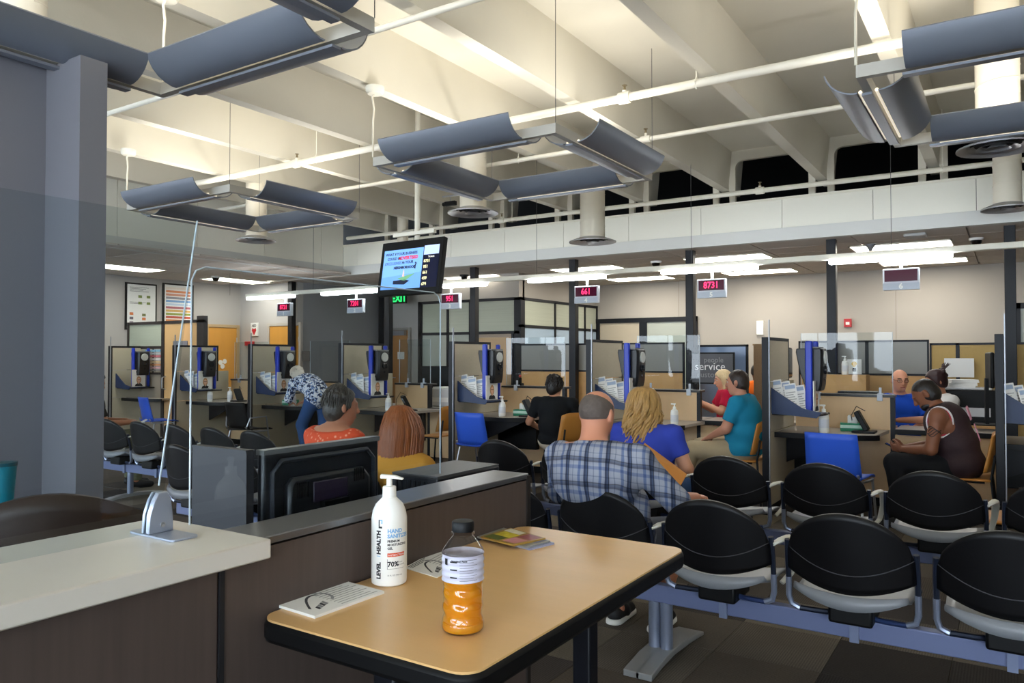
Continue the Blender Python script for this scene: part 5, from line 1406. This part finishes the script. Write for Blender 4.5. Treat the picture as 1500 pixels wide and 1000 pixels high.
    if L['face']:
        eb = mat('eye white', '#e9e6e0', .3); ep = mat('eye dark', '#241a16', .2)
        for e in (-1, 1):
            o = B().ell(P(e * .031, .073, .012), (.010, .010, .008)).obj('eye', eb, body)
            B().ell(P(e * .031, .080, .012), (.005, .005, .005)).obj('pupil', ep, o)
            B().tube([P(e * .015, .088, .034), P(e * .032, .088, .040), P(e * .05, .076, .034)], .004, 6).obj('eyebrow', L.get('hairm') or ep, body)
        B().tube([P(-.022, .088, -.056), P(0, .097, -.056), P(.022, .088, -.056)], .0042, 6).obj('mouth', mat('lips', '#9a5048', .5), body)
    return body, j, hR, P
def cap_hair(P, hR, m, body, h=.007, front=.045, low=-.04, g=.012, s=1.0, extra=None, name='hair'):
    """close cut hair: shell over the cranium, cut off at the face and the nape"""
    T = Sdf(); fwd = hR @ V3(0, 1, 0); upv = hR @ V3(0, 0, 1)
    n1 = unit(fwd * .85 - upv * .55); n2 = -upv
    T.ell(np.array(P(0, -.014, .030)), V3(.074 + g, .094 + g, .088 + g) * s, hR, .02, [(np.array(P(0, front, .03)), n1), (np.array(P(0, 0, low)), unit(n2 + fwd * .3))])
    T.ell(np.array(P(0, -.020, -.02)), V3(.073 + g * .85, .086 + g, .085) * s, hR, .02, [(np.array(P(0, front, .03)), n1), (np.array(P(0, 0, low)), unit(n2 + fwd * .3))])
    if extra: extra(T)
    return T.obj(name, m, h, body)
def hair_mat(name, c, stretch=(60, 60, 6), a=.3, rough=.45): return mat('hair ' + name, c, rough, noise=(stretch, a), bump=(stretch, .6))
def cloth(name, c, a=.07): return mat('cloth ' + name, c, .85, noise=(7, a), bump=((16, 16, 10), .35), spec=.2)
JEAN = cloth('blue jeans', '#3a5a8c', .12); DARKP = cloth('black trousers', '#191a1d'); KHAKI = cloth('khaki trousers', '#a8987c')
SHOEB = mat('black shoe', '#141416', .6); SOLEW = mat('white sole', '#d8d5cc', .6)
def plaid():
    m = bpy.data.materials.new('plaid shirt'); m.use_nodes = True; nt = m.node_tree; b = nt.nodes['Principled BSDF']
    b.inputs['Roughness'].default_value = .85; b.inputs['Specular IOR Level'].default_value = .2
    tc = nt.nodes.new('ShaderNodeTexCoord'); sx = nt.nodes.new('ShaderNodeSeparateXYZ')
    dn = nt.nodes.new('ShaderNodeTexNoise'); dn.inputs['Scale'].default_value = 5; nt.links.new(tc.outputs['Object'], dn.inputs['Vector'])
    ad = nt.nodes.new('ShaderNodeVectorMath'); ad.operation = 'MULTIPLY_ADD'; ad.inputs[1].default_value = (.035, .035, .035)
    nt.links.new(dn.outputs['Color'], ad.inputs[0]); nt.links.new(tc.outputs['Object'], ad.inputs[2])
    nt.links.new(ad.outputs[0], sx.inputs[0])
    def M(op, a, v=None):
        n = nt.nodes.new('ShaderNodeMath'); n.operation = op
        for i, q in enumerate((a, v)):
            if q is None: continue
            if isinstance(q, (int, float)): n.inputs[i].default_value = q
            else: nt.links.new(q, n.inputs[i])
        return n.outputs[0]
    def stripes(src, period):
        f = M('FRACT', M('DIVIDE', src, period)); cr = nt.nodes.new('ShaderNodeValToRGB'); cr.color_ramp.interpolation = 'LINEAR'
        e = cr.color_ramp.elements; e[0].position = 0; e[0].color = C('#c3c6cf'); e[1].position = 1; e[1].color = C('#c3c6cf')
        for p, c in ((.10, '#c3c6cf'), (.13, '#8494b6'), (.24, '#8494b6'), (.27, '#c3c6cf'), (.40, '#b4b8c4'), (.44, '#3a4258'), (.56, '#6a7690'), (.60, '#2c3140'), (.64, '#b4b8c4'), (.82, '#c3c6cf'), (.85, '#8a93a6'), (.89, '#c3c6cf')):
            q = e.new(p); q.color = C(c)
        nt.links.new(f, cr.inputs[0]); return cr.outputs[0]
    mx = nt.nodes.new('ShaderNodeMix'); mx.data_type = 'RGBA'; mx.blend_type = 'MULTIPLY'; mx.inputs[0].default_value = .85
    nt.links.new(stripes(M('ADD', sx.outputs[0], M('MULTIPLY', sx.outputs[1], .35)), .105), mx.inputs[6]); nt.links.new(stripes(M('ADD', sx.outputs[2], M('MULTIPLY', sx.outputs[1], .3)), .12), mx.inputs[7])
    nt.links.new(mx.outputs[2], b.inputs['Base Color'])
    n = nt.nodes.new('ShaderNodeTexNoise'); n.inputs['Scale'].default_value = 9; nt.links.new(tc.outputs['Object'], n.inputs['Vector'])
    bp = nt.nodes.new('ShaderNodeBump'); bp.inputs['Strength'].default_value = .5; bp.inputs['Distance'].default_value = .02
    nt.links.new(n.outputs['Fac'], bp.inputs['Height']); nt.links.new(bp.outputs[0], b.inputs['Normal'])
    return m
def strands(P, m, parent, n, ln, r, seed, w0=.100, curl=.0, amax=2.0, zmax=1.25):
    q_ = random.Random(seed); b = B()
    for i in range(n):
        a = q_.uniform(-amax, amax); t0 = q_.uniform(.05, zmax); pts = []; ph = q_.uniform(0, 6)
        for k in range(6):
            th = t0 + ln / w0 * k / 5
            ww = w0 * (1 + .05 * math.sin(k * 1.2 + ph)); c_ = curl * math.sin(ph + 2.2 * k)
            pts.append(P((ww * .92) * math.sin(th) * math.sin(a) + c_, -.018 - ww * 1.05 * math.sin(th) * math.cos(a), .028 + ww * 1.05 * math.cos(th) + c_ * .6))
        b.tube(pts, [r * .5, r, r, r, r * .8, r * .25], 5)
    return b.obj('strands', m, parent)
# ---- man in the plaid shirt (row one, back to the camera)
x1 = XA[6]
body, j, hR, P = person('bald grey haired man in a plaid shirt seen from behind on the black beam bench', (x1 - .06, YA + .25, 0), R(0),
    dict(head=(-.035, -.06, 1.165), hpitch=-8, hyaw=-6, neck=(-.02, -.14, 1.02), chest=(0, -.165, .87), waist=(0, -.03, .69), shl=(-.215, -.12, .955), shr=(.215, -.14, .955),
         ell=(-.30, .02, .74), elr=(.37, -.02, .76), wrl=(-.12, .30, .66), wrr=(.34, .33, .72), knl=(-.17, .44, .50), knr=(.20, .46, .50), anl=(-.10, .30, .09), anr=(.14, .30, .09)),
    dict(skin=skin('ruddy', '#c98a6e'), shirt=plaid(), trousers=cloth('grey shorts', '#5c6270'), leg=.25, bulk=1.38, belly=.03, sleeve=1.15, nr=.066, fat=.006, hs=1.04, shoes=SHOEB, sole=SOLEW, collar=_M.get('x') , neckdrop=.012), h=.009)
sh = [c for c in body.children if c.name.startswith('shirt')][0]
un = unit(j['neck'] - j['chest'])
B().tube([tuple(j['neck'] + V3(.082 * math.cos(q), .08 * math.sin(q), -.012 - .022 * math.sin(q))) for q in np.linspace(0, 2 * PI, 24, endpoint=False)], .02, 8, closed=True).obj('collar', sh.data.materials[0], sh)
GREYH = hair_mat('cropped grey', '#5d534d', (40, 40, 40), .3, .8)
T = Sdf(); fw, upv = hR @ V3(0, 1, 0), hR @ V3(0, 0, 1)
T.ell(np.array(P(0, -.014, .022)), V3(.083, .0975, .088) * 1.04, hR, .01, [(np.array(P(0, -.0, .058)), unit(upv * 1.0 + fw * .55)), (np.array(P(0, 0, -.042)), -upv), (np.array(P(0, .02, 0)), fw)])
T.obj('hair', GREYH, .0065, body)
# envelope held by him
EQ = [at_y(944, 649, YA + .70), at_y(1006, 695, YA + .66), at_y(997, 711, YA + .52), at_y(937, 660, YA + .56)]
ce = sum(EQ, Vector()) / 4
nn = (EQ[1] - EQ[0]).cross(EQ[3] - EQ[0]).normalized() * .003
ev = tag(B().add([q - ce + nn for q in EQ] + [q - ce - nn for q in EQ], [(0, 1, 2, 3), (7, 6, 5, 4), (0, 4, 5, 1), (1, 5, 6, 2), (2, 6, 7, 3), (3, 7, 4, 0)]).obj('manila_envelope', mat('manila envelope', '#c9863a', .7), None, 0, 0, ce), 'orange manila envelope held up beside the plaid shirt man', 'envelope')
# ---- blonde woman in the blue blouse (second row)
xb2 = XBB[2] - .0
BL = dict(skin=skin('fair', '#d9a184'), shirt=cloth('royal blue blouse', '#3444a4', .1), trousers=JEAN, bulk=1.32, belly=.04, sleeve=.62, shoes=SHOEB, sc=.955)
body, j, hR, P = person('blonde woman with long curls in a royal blue blouse on the second row bench', (xb2 - .07, YBB + .23, 0), R(0),
    dict(head=(-.03, .05, 1.15), hpitch=-10, hyaw=8, shl=(-.20, .02, .965), shr=(.20, .02, .965), ell=(-.28, .06, .74), elr=(.30, .04, .72), wrl=(-.1, .26, .68), wrr=(.12, .28, .68), neck=(0, .01, 1.01), chest=(0, 0, .86)), BL)
BLOND = hair_mat('blonde', '#a5814c', (40, 40, 8), .5)
T = Sdf(); fwd = hR @ V3(0, 1, 0)
T.ell(np.array(P(0, -.02, .03)), (.105, .115, .115), hR, .03, [(np.array(P(0, .055, .0)), unit(fwd + V3(0, 0, -.4)))])
T.ell(np.array(P(0, -.05, -.12)), (.125, .085, .18), hR, .04, [(np.array(P(0, .05, 0)), fwd)])
hr = T.obj('hair', BLOND, .009, body)
rnd = random.Random(11); lk = B()
for i in range(76):
    a = rnd.uniform(-2.2, 2.2) if i % 3 else rnd.uniform(-1.2, 1.2)
    pts = []; ph = rnd.uniform(0, 6); am = rnd.uniform(.014, .028); ln = rnd.uniform(.38, .52) * (1 - .08 * abs(a)); fq = rnd.uniform(13, 18)
    for q in range(19):
        t_ = q / 18
        th = min(1, t_ * 2.4) * PI * .5
        w = .112 * math.sin(th) ** .8 + .022 * max(0, t_ - .35)
        z = .140 - .16 * (1 - math.cos(th)) * .6 - max(0, t_ - .30) * ln
        k_am = am * max(0, min(1, (t_ - .22) * 3))
        pts.append(P(math.sin(a) * w * 1.0 + k_am * math.sin(ph + fq * t_), -.020 - math.cos(a) * w * 1.02 - .006 + k_am * .8 * math.cos(ph + fq * t_), z))
    lk.tube(pts, [.006, .009] + [.0125 - .0002 * q for q in range(14)] + [.009, .006, .002], 6)
lk.obj('curls', BLOND, hr)
# ---- woman in the black shirt at desk four
body, j, hR, P = person('dark haired woman in a black shirt seated with her back turned at desk four', (-4.33, 7.55, 0), R(14),
    dict(hpitch=-6, hyaw=-18, shl=(-.21, 0, .985), shr=(.21, 0, .985), ell=(-.32, .02, .75), elr=(.30, .08, .76), wrl=(-.26, .22, .66), wrr=(.12, .36, .78), knl=(-.2, .42, .50), knr=(.14, .42, .5)),
    dict(skin=skin('tan', '#b98468'), shirt=cloth('black shirt', '#17191c'), trousers=cloth('cream trousers', '#c9bba8'), leg=.7, bulk=1.15, belly=.03, sleeve=.7, shoes=SHOEB, sc=.95))
DK = hair_mat('black', '#17110f', (30, 30, 30), .3)
def bun(T):
    for i in range(26):
        a = rnd.uniform(0, 2 * PI); q = rnd.uniform(.02, .065)
        T.ell(np.array(P(1.35 * q * math.cos(a), -.085 + .3 * q * math.sin(a), .075 + .9 * q * math.sin(a))), (.024, .024, .024), None, .012)
    T.ell(np.array(P(0, -.06, -.05)), (.06, .05, .06), hR, .03)
hs_ = cap_hair(P, hR, DK, body, front=.04, low=-.05, extra=bun, g=.022)
strands(P, DK, hs_, 110, .09, .007, 9, .108, .010)
# ---- man in the teal polo at desk five
PX5 = -2.35
body, j, hR, P = person('dark haired man in teal polo and khaki trousers seated at desk five', (-2.22, 7.60, 0), R(90),
    dict(head=(0, .055, 1.20), hpitch=-4, hyaw=0, ell=(-.23, .10, .76), elr=(.22, .08, .76), wrl=(-.10, .30, .66), wrr=(.06, .31, .66), shl=(-.19, .0, 1.01), shr=(.19, 0, 1.01), neck=(0, .01, 1.055), knl=(-.15, .46, .53), knr=(.14, .48, .53), anl=(-.14, .62, .09), anr=(.14, .52, .09)),
    dict(skin=skin('light tan', '#b9826a'), shirt=cloth('teal polo', '#1f7d9e', .08), trousers=KHAKI, bulk=1.35, belly=.04, hs=1.08, sleeve=.72, shoes=SHOEB, face=True, collar=cloth('teal polo', '#1f7d9e', .08)))
cap_hair(P, hR, hair_mat('dark brown', '#261a15', (50, 50, 20), .25), body, front=.040, low=-.045, g=.010)
# ---- teller in red at desk five
body, j, hR, P = person('blonde teller in a red shirt reading a paper behind the counter of desk five', (at_y(1062, 580, 9.25).x, 9.28, 0), R(118),
    dict(hpitch=-14, ell=(-.24, .10, .80), elr=(.22, .12, .80), wrl=(-.10, .34, .92), wrr=(.06, .36, .90)),
    dict(skin=skin('fair', '#d9a184'), shirt=cloth('red shirt', '#b81f3f', .08), trousers=DARKP, bulk=1.05, sleeve=.7, face=True, hairm=None))
PALE = hair_mat('pale blonde', '#cdb48a', (60, 60, 8), .25)
def lng(T):
    for e in (-1, 1): T.cap(np.array(P(e * .075, -.01, .02)), np.array(P(e * .085, .03, -.17)), .028, .02, .03)
    T.ell(np.array(P(0, -.06, -.05)), (.075, .05, .11), hR, .03)
cap_hair(P, hR, PALE, body, front=.045, low=-.05, extra=lng)
pp = at_y(1030, 588, 9.0)
rp = tag(B().box(-.10, .10, -.001, .001, -.07, .07).obj('paper_form', PAPER), 'white form in the hands of the red shirted teller', 'paper')
rp.matrix_world = body.matrix_world @ Matrix.Translation((-.02, .44, .96)) @ Matrix.Rotation(R(-60), 4, 'X')
rp.matrix_world = Matrix.Translation((body.location.x, body.location.y, 0)) @ Matrix.Rotation(R(118), 4, 'Z') @ Matrix.Translation((-.02, .45, .965)) @ Matrix.Rotation(R(-65), 4, 'X')
# ---- person in orange further back
body, j, hR, P = person('person in an orange shirt with their back turned in the back office', (at_y(1109, 560, 11.6).x, 11.6, 0), R(20), dict(head=(0, .05, 1.22), neck=(0, 0, 1.08)),
    dict(skin=skin('brown', '#7a4e38'), shirt=cloth('orange shirt', '#e06a1f', .06), trousers=DARKP, bulk=1.2, sleeve=.7), h=.014)
cap_hair(P, hR, DK, body, front=.02, low=-.02, g=.012, h=.010)
# ---- teller in blue polo, desk six
NV = cloth('royal blue polo', '#1f4fc0', .08)
body, j, hR, P = person('balding teller with glasses in a blue polo behind the counter of desk six', (at_y(1318, 580, 9.15).x, 9.15, .0), R(190),
    dict(head=(0, .07, 1.205), hpitch=-10, hyaw=14, ell=(-.27, .10, .78), elr=(.27, .10, .78), wrl=(-.12, .34, .74), wrr=(.12, .34, .74), shl=(-.20, 0, 1.0), shr=(.20, 0, 1.0)),
    dict(skin=skin('rosy', '#cf9276'), shirt=NV, trousers=DARKP, bulk=1.25, belly=.03, sleeve=.75, face=True, collar=cloth('navy collar', '#22304e')))
GH = hair_mat('thin brown', '#7a5a48', (40, 40, 40), .2)
T = Sdf(); fw, upv = hR @ V3(0, 1, 0), hR @ V3(0, 0, 1)
T.ell(np.array(P(0, -.014, .022)), (.080, .099, .088), hR, .01, [(np.array(P(0, 0, .05)), unit(upv + fw * .3)), (np.array(P(0, 0, -.04)), -upv), (np.array(P(0, .01, 0)), fw)])
T.obj('hair', GH, .0075, body)
gm = B()
for e in (-1, 1): gm.tube([P(e * .032 + .022 * math.cos(q), .094, .012 + .017 * math.sin(q)) for q in np.linspace(0, 2 * PI, 14, endpoint=False)], .0022, 5, closed=True).tube([P(e * .054, .092, .015), P(e * .078, .0, .015)], .002, 5)
gm.obj('glasses', BLACK, body)
# ---- woman in white beside him, arm stretched over the desk
px8 = at_y(1378, 590, 8.86).x
body, j, hR, P = person('woman with a dark red bun and white top stretching her hand across desk six', (px8, 9.10, 0), R(120),
    dict(head=(0, .07, 1.20), hpitch=-14, hyaw=-4, ell=(-.20, .22, .82), elr=(.22, .08, .80), wrl=(-.0, .44, .80), wrr=(.12, .30, .74), neck=(0, .02, 1.05)),
    dict(skin=skin('warm', '#b37d62'), shirt=cloth('white top', '#dddbd8', .04), trousers=DARKP, bulk=1.1, sleeve=.6, face=True))
BUR = hair_mat('dark burgundy', '#2e1719', (40, 40, 20), .3)
def bun2(T):
    for i in range(34):
        a = rnd.uniform(0, 2 * PI); q = rnd.uniform(.01, .06)
        T.ell(np.array(P(q * math.cos(a), -.085 - .6 * q * abs(math.sin(a)), .085 + .9 * q * math.sin(a))), (.016, .016, .016), None, .01)
hb = cap_hair(P, hR, BUR, body, front=.05, low=-.06, extra=bun2)
wb_ = B()
for i in range(26):
    a = rnd.uniform(-1.3, 1.3); p0 = np.array(P(.03 * math.sin(a), -.10, .10)); d_ = hR @ V3(math.sin(a), -.9 + .3 * rnd.random(), .75 + .3 * math.cos(a))
    wb_.tube([tuple(p0), tuple(p0 + d_ * .035), tuple(p0 + d_ * .07 + V3(0, 0, -.008))], [.005, .004, .0015], 5)
wb_.obj('loose_strands', BUR, hb)
# ---- man in the basketball jersey
JR = mat('dark jersey mesh', '#2c1a1f', .75, noise=((46, 46, 46), .35), bump=(260, .2))
sk = skin('dark brown', '#7d4f38')
body, j, hR, P = person('bearded man in a dark basketball jersey bent over his phone at desk six', (-.38, 7.48, 0), R(90),
    dict(pel=(0, -.02, .56), waist=(0, .02, .72), chest=(0, .08, .89), neck=(0, .15, 1.04), head=(0, .235, 1.135), hpitch=-38, shl=(-.21, .13, .97), shr=(.21, .13, .97),
         ell=(-.25, .18, .69), elr=(.25, .18, .69), wrl=(-.07, .41, .66), wrr=(.07, .41, .66), knl=(-.17, .46, .55), knr=(.17, .46, .55), anl=(-.2, .40, .09), anr=(.2, .40, .09)),
    dict(skin=sk, shirt=None, trousers=DARKP, bulk=1.32, hs=1.12, belly=.02, shoes=SHOEB, face=False, pnl=V3(1, 0, .5), pnr=V3(-1, 0, .5), curl=42, hfl=V3(.45, 1, .1), hfr=V3(-.45, 1, .1)), h=.009)
T = Sdf(); g = .018; b_ = 1.32
up1 = j['chest'] - j['waist']; up0 = j['waist'] - j['pel']; un = unit(j['neck'] - j['chest'])
cutL = [(j['neck'] + un * .0, un)]
T.ell(j['pel'], (.165 * b_ + g, .13 * b_ + g, .135 + g), frame(up0), .05)
T.ell(j['waist'], (.147 * b_ + g, .125 * b_ + g, .15 + g), frame(up0 + up1), .05)
T.ell(j['chest'], (.145 * b_ + g, .118 * b_ + g, .175 + g), frame(up1), .05, cutL + [((.185, 0, 0), (1, 0, .0)), ((-.185, 0, 0), (-1, 0, 0))])
nb = j['neck'] - un * .05
for sd, sg in (('shl', -1), ('shr', 1)): T.cap(nb * .6 + j[sd] * .4, nb * .35 + j[sd] * .65, .058 * b_ ** .5 + g, .055 * b_ ** .5 + g, .04, cutL + [((sg * .17, 0, 0), (sg, 0, 0))])
js = T.obj('jersey', JR, .009, body)
RIM = mat('jersey rim', '#d9d4d6', .7); RED = mat('jersey red trim', '#b02a3a', .7)
for sg in (-1, 1):
    c = j['shr' if sg > 0 else 'shl']
    ring = [(sg * (.186 - .0), c[1] - .012 + .095 * math.cos(q), c[2] - .055 + .125 * math.sin(q)) for q in np.linspace(0, 2 * PI, 26, endpoint=False)]
    B().tube(ring, .009, 6, closed=True).obj('armhole_rim', RIM, js)
    B().tube([(x_ + sg * .002, (y_ - c[1]) * .90 + c[1], (z_ - c[2] + .055) * .90 + c[2] - .055) for x_, y_, z_ in ring], .007, 6, closed=True).obj('armhole_trim', RED, js)
def back_text(s, size, t_, m, off=.0):
    c = (1 - t_) * j['pel'] + t_ * j['neck']
for s_, sz, pos in (('RO', .15, (-.0, .015, .93)), ('1', .20, (.0, -.06, .80))):
    o = text(s_, sz, (0, 0, 0), (0, 0, 0), mat('jersey lettering', '#c98a9c', .7), js, bold=.006, ext=.004)
    d_ = unit(j['chest'] - j['pel']); nrm = V3(0, -d_[2], d_[1])
    c = (j['pel'] + (j['chest'] - j['pel']) * (1.12 if s_ == 'RO' else .62)) + nrm * ((.118 if s_ == 'RO' else .125) * b_ + g + .012)
    xax = V3(1, 0, 0); yax = d_; zax = np.cross(xax, yax)
    M4 = Matrix([[xax[i], yax[i], zax[i], c[i]] for i in range(3)] + [[0, 0, 0, 1]]); o.matrix_local = M4
cap_hair(P, hR, DK, body, front=.058, low=-.075, g=.009, h=.008)
T = Sdf(); T.ell(np.array(P(0, .040, -.075)), (.062, .062, .045), hR, .02, [(np.array(P(0, 0, -.03)), hR @ V3(0, 0, 1)), (np.array(P(0, -.015, 0)), hR @ V3(0, -1, 0))])
T.obj('beard', DK, .008, body)
TAT = mat('tattoo ink', '#3d2a24', .6, noise=(40, .3))
ta = B()
for k in range(5):
    cA = j['shl'] * (.62 - .04 * k) + j['ell'] * (.38 + .04 * k)
    ta.tube([tuple(cA + V3(-.054 * math.cos(q) * 1.08, .054 * math.sin(q) * 1.08, .02 * math.sin(3 * q + k))) for q in np.linspace(-.9, .9, 9)], .0035, 5)
ta.obj('tattoo', TAT, body)
ph = thing('smartphone', 'black smartphone in the hands of the jersey man', 'phone', (-.38, 7.48, 0), R(90))
B(Matrix.Translation((0, .485, .665)) @ Matrix.Rotation(R(25), 4, 'X')).box(-.036, .036, -.075, .075, -.004, .004).obj('case', BLACK, ph, .002)
B(Matrix.Translation((0, .485, .665)) @ Matrix.Rotation(R(25), 4, 'X')).box(-.032, .032, -.07, .07, .004, .0045).obj('screen', mat('phone screen', '#20242c', .1), ph)
# ---- woman bending over desk two
FL = mat('floral blouse', '#dfe3ea', .85)
nt = FL.node_tree; tcn = nt.nodes.new('ShaderNodeTexCoord'); vo = nt.nodes.new('ShaderNodeTexNoise'); vo.inputs['Scale'].default_value = 24; vo.inputs['Detail'].default_value = 1; vo.inputs['Distortion'].default_value = 1.2
crn = nt.nodes.new('ShaderNodeValToRGB'); crn.color_ramp.interpolation = 'CONSTANT'; e = crn.color_ramp.elements
e[0].position = 0; e[0].color = C('#1f2a4a'); e[1].position = .46; e[1].color = C('#6f8fc4'); q = e.new(.52); q.color = C('#e3e7ee')
nt.links.new(tcn.outputs['Object'], vo.inputs['Vector']); nt.links.new(vo.outputs['Fac'], crn.inputs[0]); nt.links.new(crn.outputs[0], nt.nodes['Principled BSDF'].inputs['Base Color'])
body, j, hR, P = person('white haired woman in a blue floral blouse and jeans bending over desk two', (at_y(464, 600, 7.55).x, 7.55, 0), R(82),
    dict(pel=(0, -.04, .87), waist=(0, .04, 1.0), chest=(0, .20, 1.07), neck=(0, .36, 1.12), head=(0, .48, 1.18), hpitch=-40, shl=(-.18, .29, 1.08), shr=(.18, .29, 1.08), ell=(-.22, .36, .86), elr=(.22, .36, .86), wrl=(-.1, .50, .80), wrr=(.12, .50, .80),
         hil=(-.09, -.02, .85), hir=(.09, -.02, .85), knl=(-.11, .20, .50), knr=(.11, -.02, .50), anl=(-.10, .10, .09), anr=(.1, -.16, .09)),
    dict(skin=skin('fair', '#d9a184'), shirt=FL, trousers=JEAN, bulk=1.15, sleeve=1.6, shoes=SHOEB), base=STAND)
hs_ = cap_hair(P, hR, hair_mat('white', '#cfc6b8', (50, 50, 50), .2), body, front=.035, low=-.05, g=.018)
strands(P, hair_mat('white', '#cfc6b8'), hs_, 110, .06, .007, 8, .104, .006)
# ---- two women on the near row behind the reception
x11 = at_y(486, 600, YA + .22).x; x12 = at_y(584, 640, YA + .22).x
OR = mat('coral patterned top', '#d9552f', .85); nt = OR.node_tree
tcn = nt.nodes.new('ShaderNodeTexCoord'); vo = nt.nodes.new('ShaderNodeTexVoronoi'); vo.inputs['Scale'].default_value = 34; crn = nt.nodes.new('ShaderNodeValToRGB'); e = crn.color_ramp.elements
e[0].position = .15; e[0].color = C('#f0a184'); e[1].position = .35; e[1].color = C('#d9502c')
nt.links.new(tcn.outputs['Object'], vo.inputs['Vector']); nt.links.new(vo.outputs['Distance'], crn.inputs[0]); nt.links.new(crn.outputs[0], nt.nodes['Principled BSDF'].inputs['Base Color'])
body, j, hR, P = person('woman with short grey hair and a coral top seen from behind beyond the shield', (x11, YA + .24, 0), R(-4),
    dict(head=(0.02, .05, 1.13), neck=(0, 0, .985), chest=(0, -.01, .86), shl=(-.18, 0, .935), shr=(.18, 0, .935), ell=(-.25, .06, .70), elr=(.25, .06, .70), hyaw=-22, hpitch=-6),
    dict(skin=skin('tanned', '#b97f64'), shirt=OR, trousers=DARKP, bulk=1.2, hs=1.08, sleeve=.6, shoes=SHOEB, neckdrop=.03))
SALT = hair_mat('salt and pepper', '#3b3733', (45, 45, 45), .45)
def shortcut(T):
    T.ell(np.array(P(0, -.055, -.035)), (.075, .05, .07), hR, .03)
    for i in range(60):
        a = rnd.uniform(0, 2 * PI); q = rnd.uniform(.1, 1.3)
        T.ell(np.array(P(.088 * math.sin(q) * math.cos(a), -.02 - .088 * abs(math.sin(q) * math.sin(a)), .03 + .094 * math.cos(q))), (.017, .017, .019), None, .008)
hs_ = cap_hair(P, hR, SALT, body, front=.035, low=-.055, g=.016, extra=shortcut)
strands(P, SALT, hs_, 190, .075, .0055, 5, .101, .003)
body, j, hR, P = person('woman with shoulder length auburn hair and a mustard top beyond the shield', (x12, YA + .24, 0), R(5),
    dict(head=(0, .04, 1.005), neck=(0, 0, .86), chest=(0, -.01, .75), waist=(0, -.01, .65), shl=(-.165, 0, .79), shr=(.165, 0, .79), ell=(-.23, .06, .64), elr=(.23, .06, .64), hpitch=-8),
    dict(skin=skin('fair', '#d9a184'), shirt=cloth('mustard top', '#c9903c', .08), trousers=DARKP, bulk=1.1, sleeve=.7, shoes=SHOEB))
AUB = hair_mat('auburn', '#8a4a20', (70, 70, 5), .35)
T = Sdf(); fwd = hR @ V3(0, 1, 0)
T.ell(np.array(P(0, -.02, .03)), (.108, .118, .112), hR, .03, [(np.array(P(0, .06, 0)), unit(fwd + V3(0, 0, -.3)))])
T.ell(np.array(P(0, -.035, -.09)), (.128, .095, .14), hR, .04, [(np.array(P(0, .06, 0)), fwd)])
T.ell(np.array(P(0, -.045, -.20)), (.135, .08, .15), hR, .04, [(np.array(P(0, .06, 0)), fwd)])
hr = T.obj('hair', AUB, .009, body)
lk = B()
for i in range(110):
    a = rnd.uniform(-1.9, 1.9); pts = []; ph_ = rnd.uniform(0, 6); ln = rnd.uniform(.34, .44)
    for q in range(9):
        t_ = q / 8; w = .040 + .092 * math.sin(min(1, t_ * 2.2) * PI * .5)
        aa = a * (.3 + .7 * min(1, t_ * 3))
        pts.append(P(math.sin(aa) * w * 1.06 + .004 * math.sin(ph_ + 7 * t_), -.022 - math.cos(aa) * (w * .92 - .015 * t_) - .004, .148 - .035 * min(1, t_ * 2.2) - .02 * abs(a) * t_ - max(0, t_ - .18) * ln * 1.38))
    lk.tube(pts, [.006] + [.008] * 6 + [.006, .002], 5)
lk.obj('strands', AUB, hr)
# ---- person at the left, half hidden behind the wing wall
CAMO = mat('camouflage trousers', '#5d5f4a', .85, noise=(16, .55))
body, j, hR, P = person('person in camouflage trousers holding a white card beside the grey wing wall', (XCC[0] - .22, YCC + .24, 0), R(-20),
    dict(ell=(-.24, .08, .74), elr=(.22, .10, .73), wrl=(-.05, .36, .74), wrr=(.09, .36, .73), hpitch=-25, knl=(-.12, .45, .56), knr=(.12, .45, .56)),
    dict(skin=skin('brown tan', '#a86f50'), shirt=cloth('charcoal shirt', '#2a2624'), trousers=CAMO, bulk=1.15, sleeve=.75, shoes=SHOEB))
cap_hair(P, hR, DK, body, front=.035, low=-.04)
cd = tag(B().box(-.055, .055, -.002, .002, -.08, .08).obj('paper_card', PAPER), 'white card in the hand of the person by the wing wall', 'paper')
cd.matrix_world = Matrix.Translation((XCC[0] - .22, YCC + .24, 0)) @ Matrix.Rotation(R(-20), 4, 'Z') @ Matrix.Translation((.10, .47, .715)) @ Matrix.Rotation(R(-60), 4, 'X')
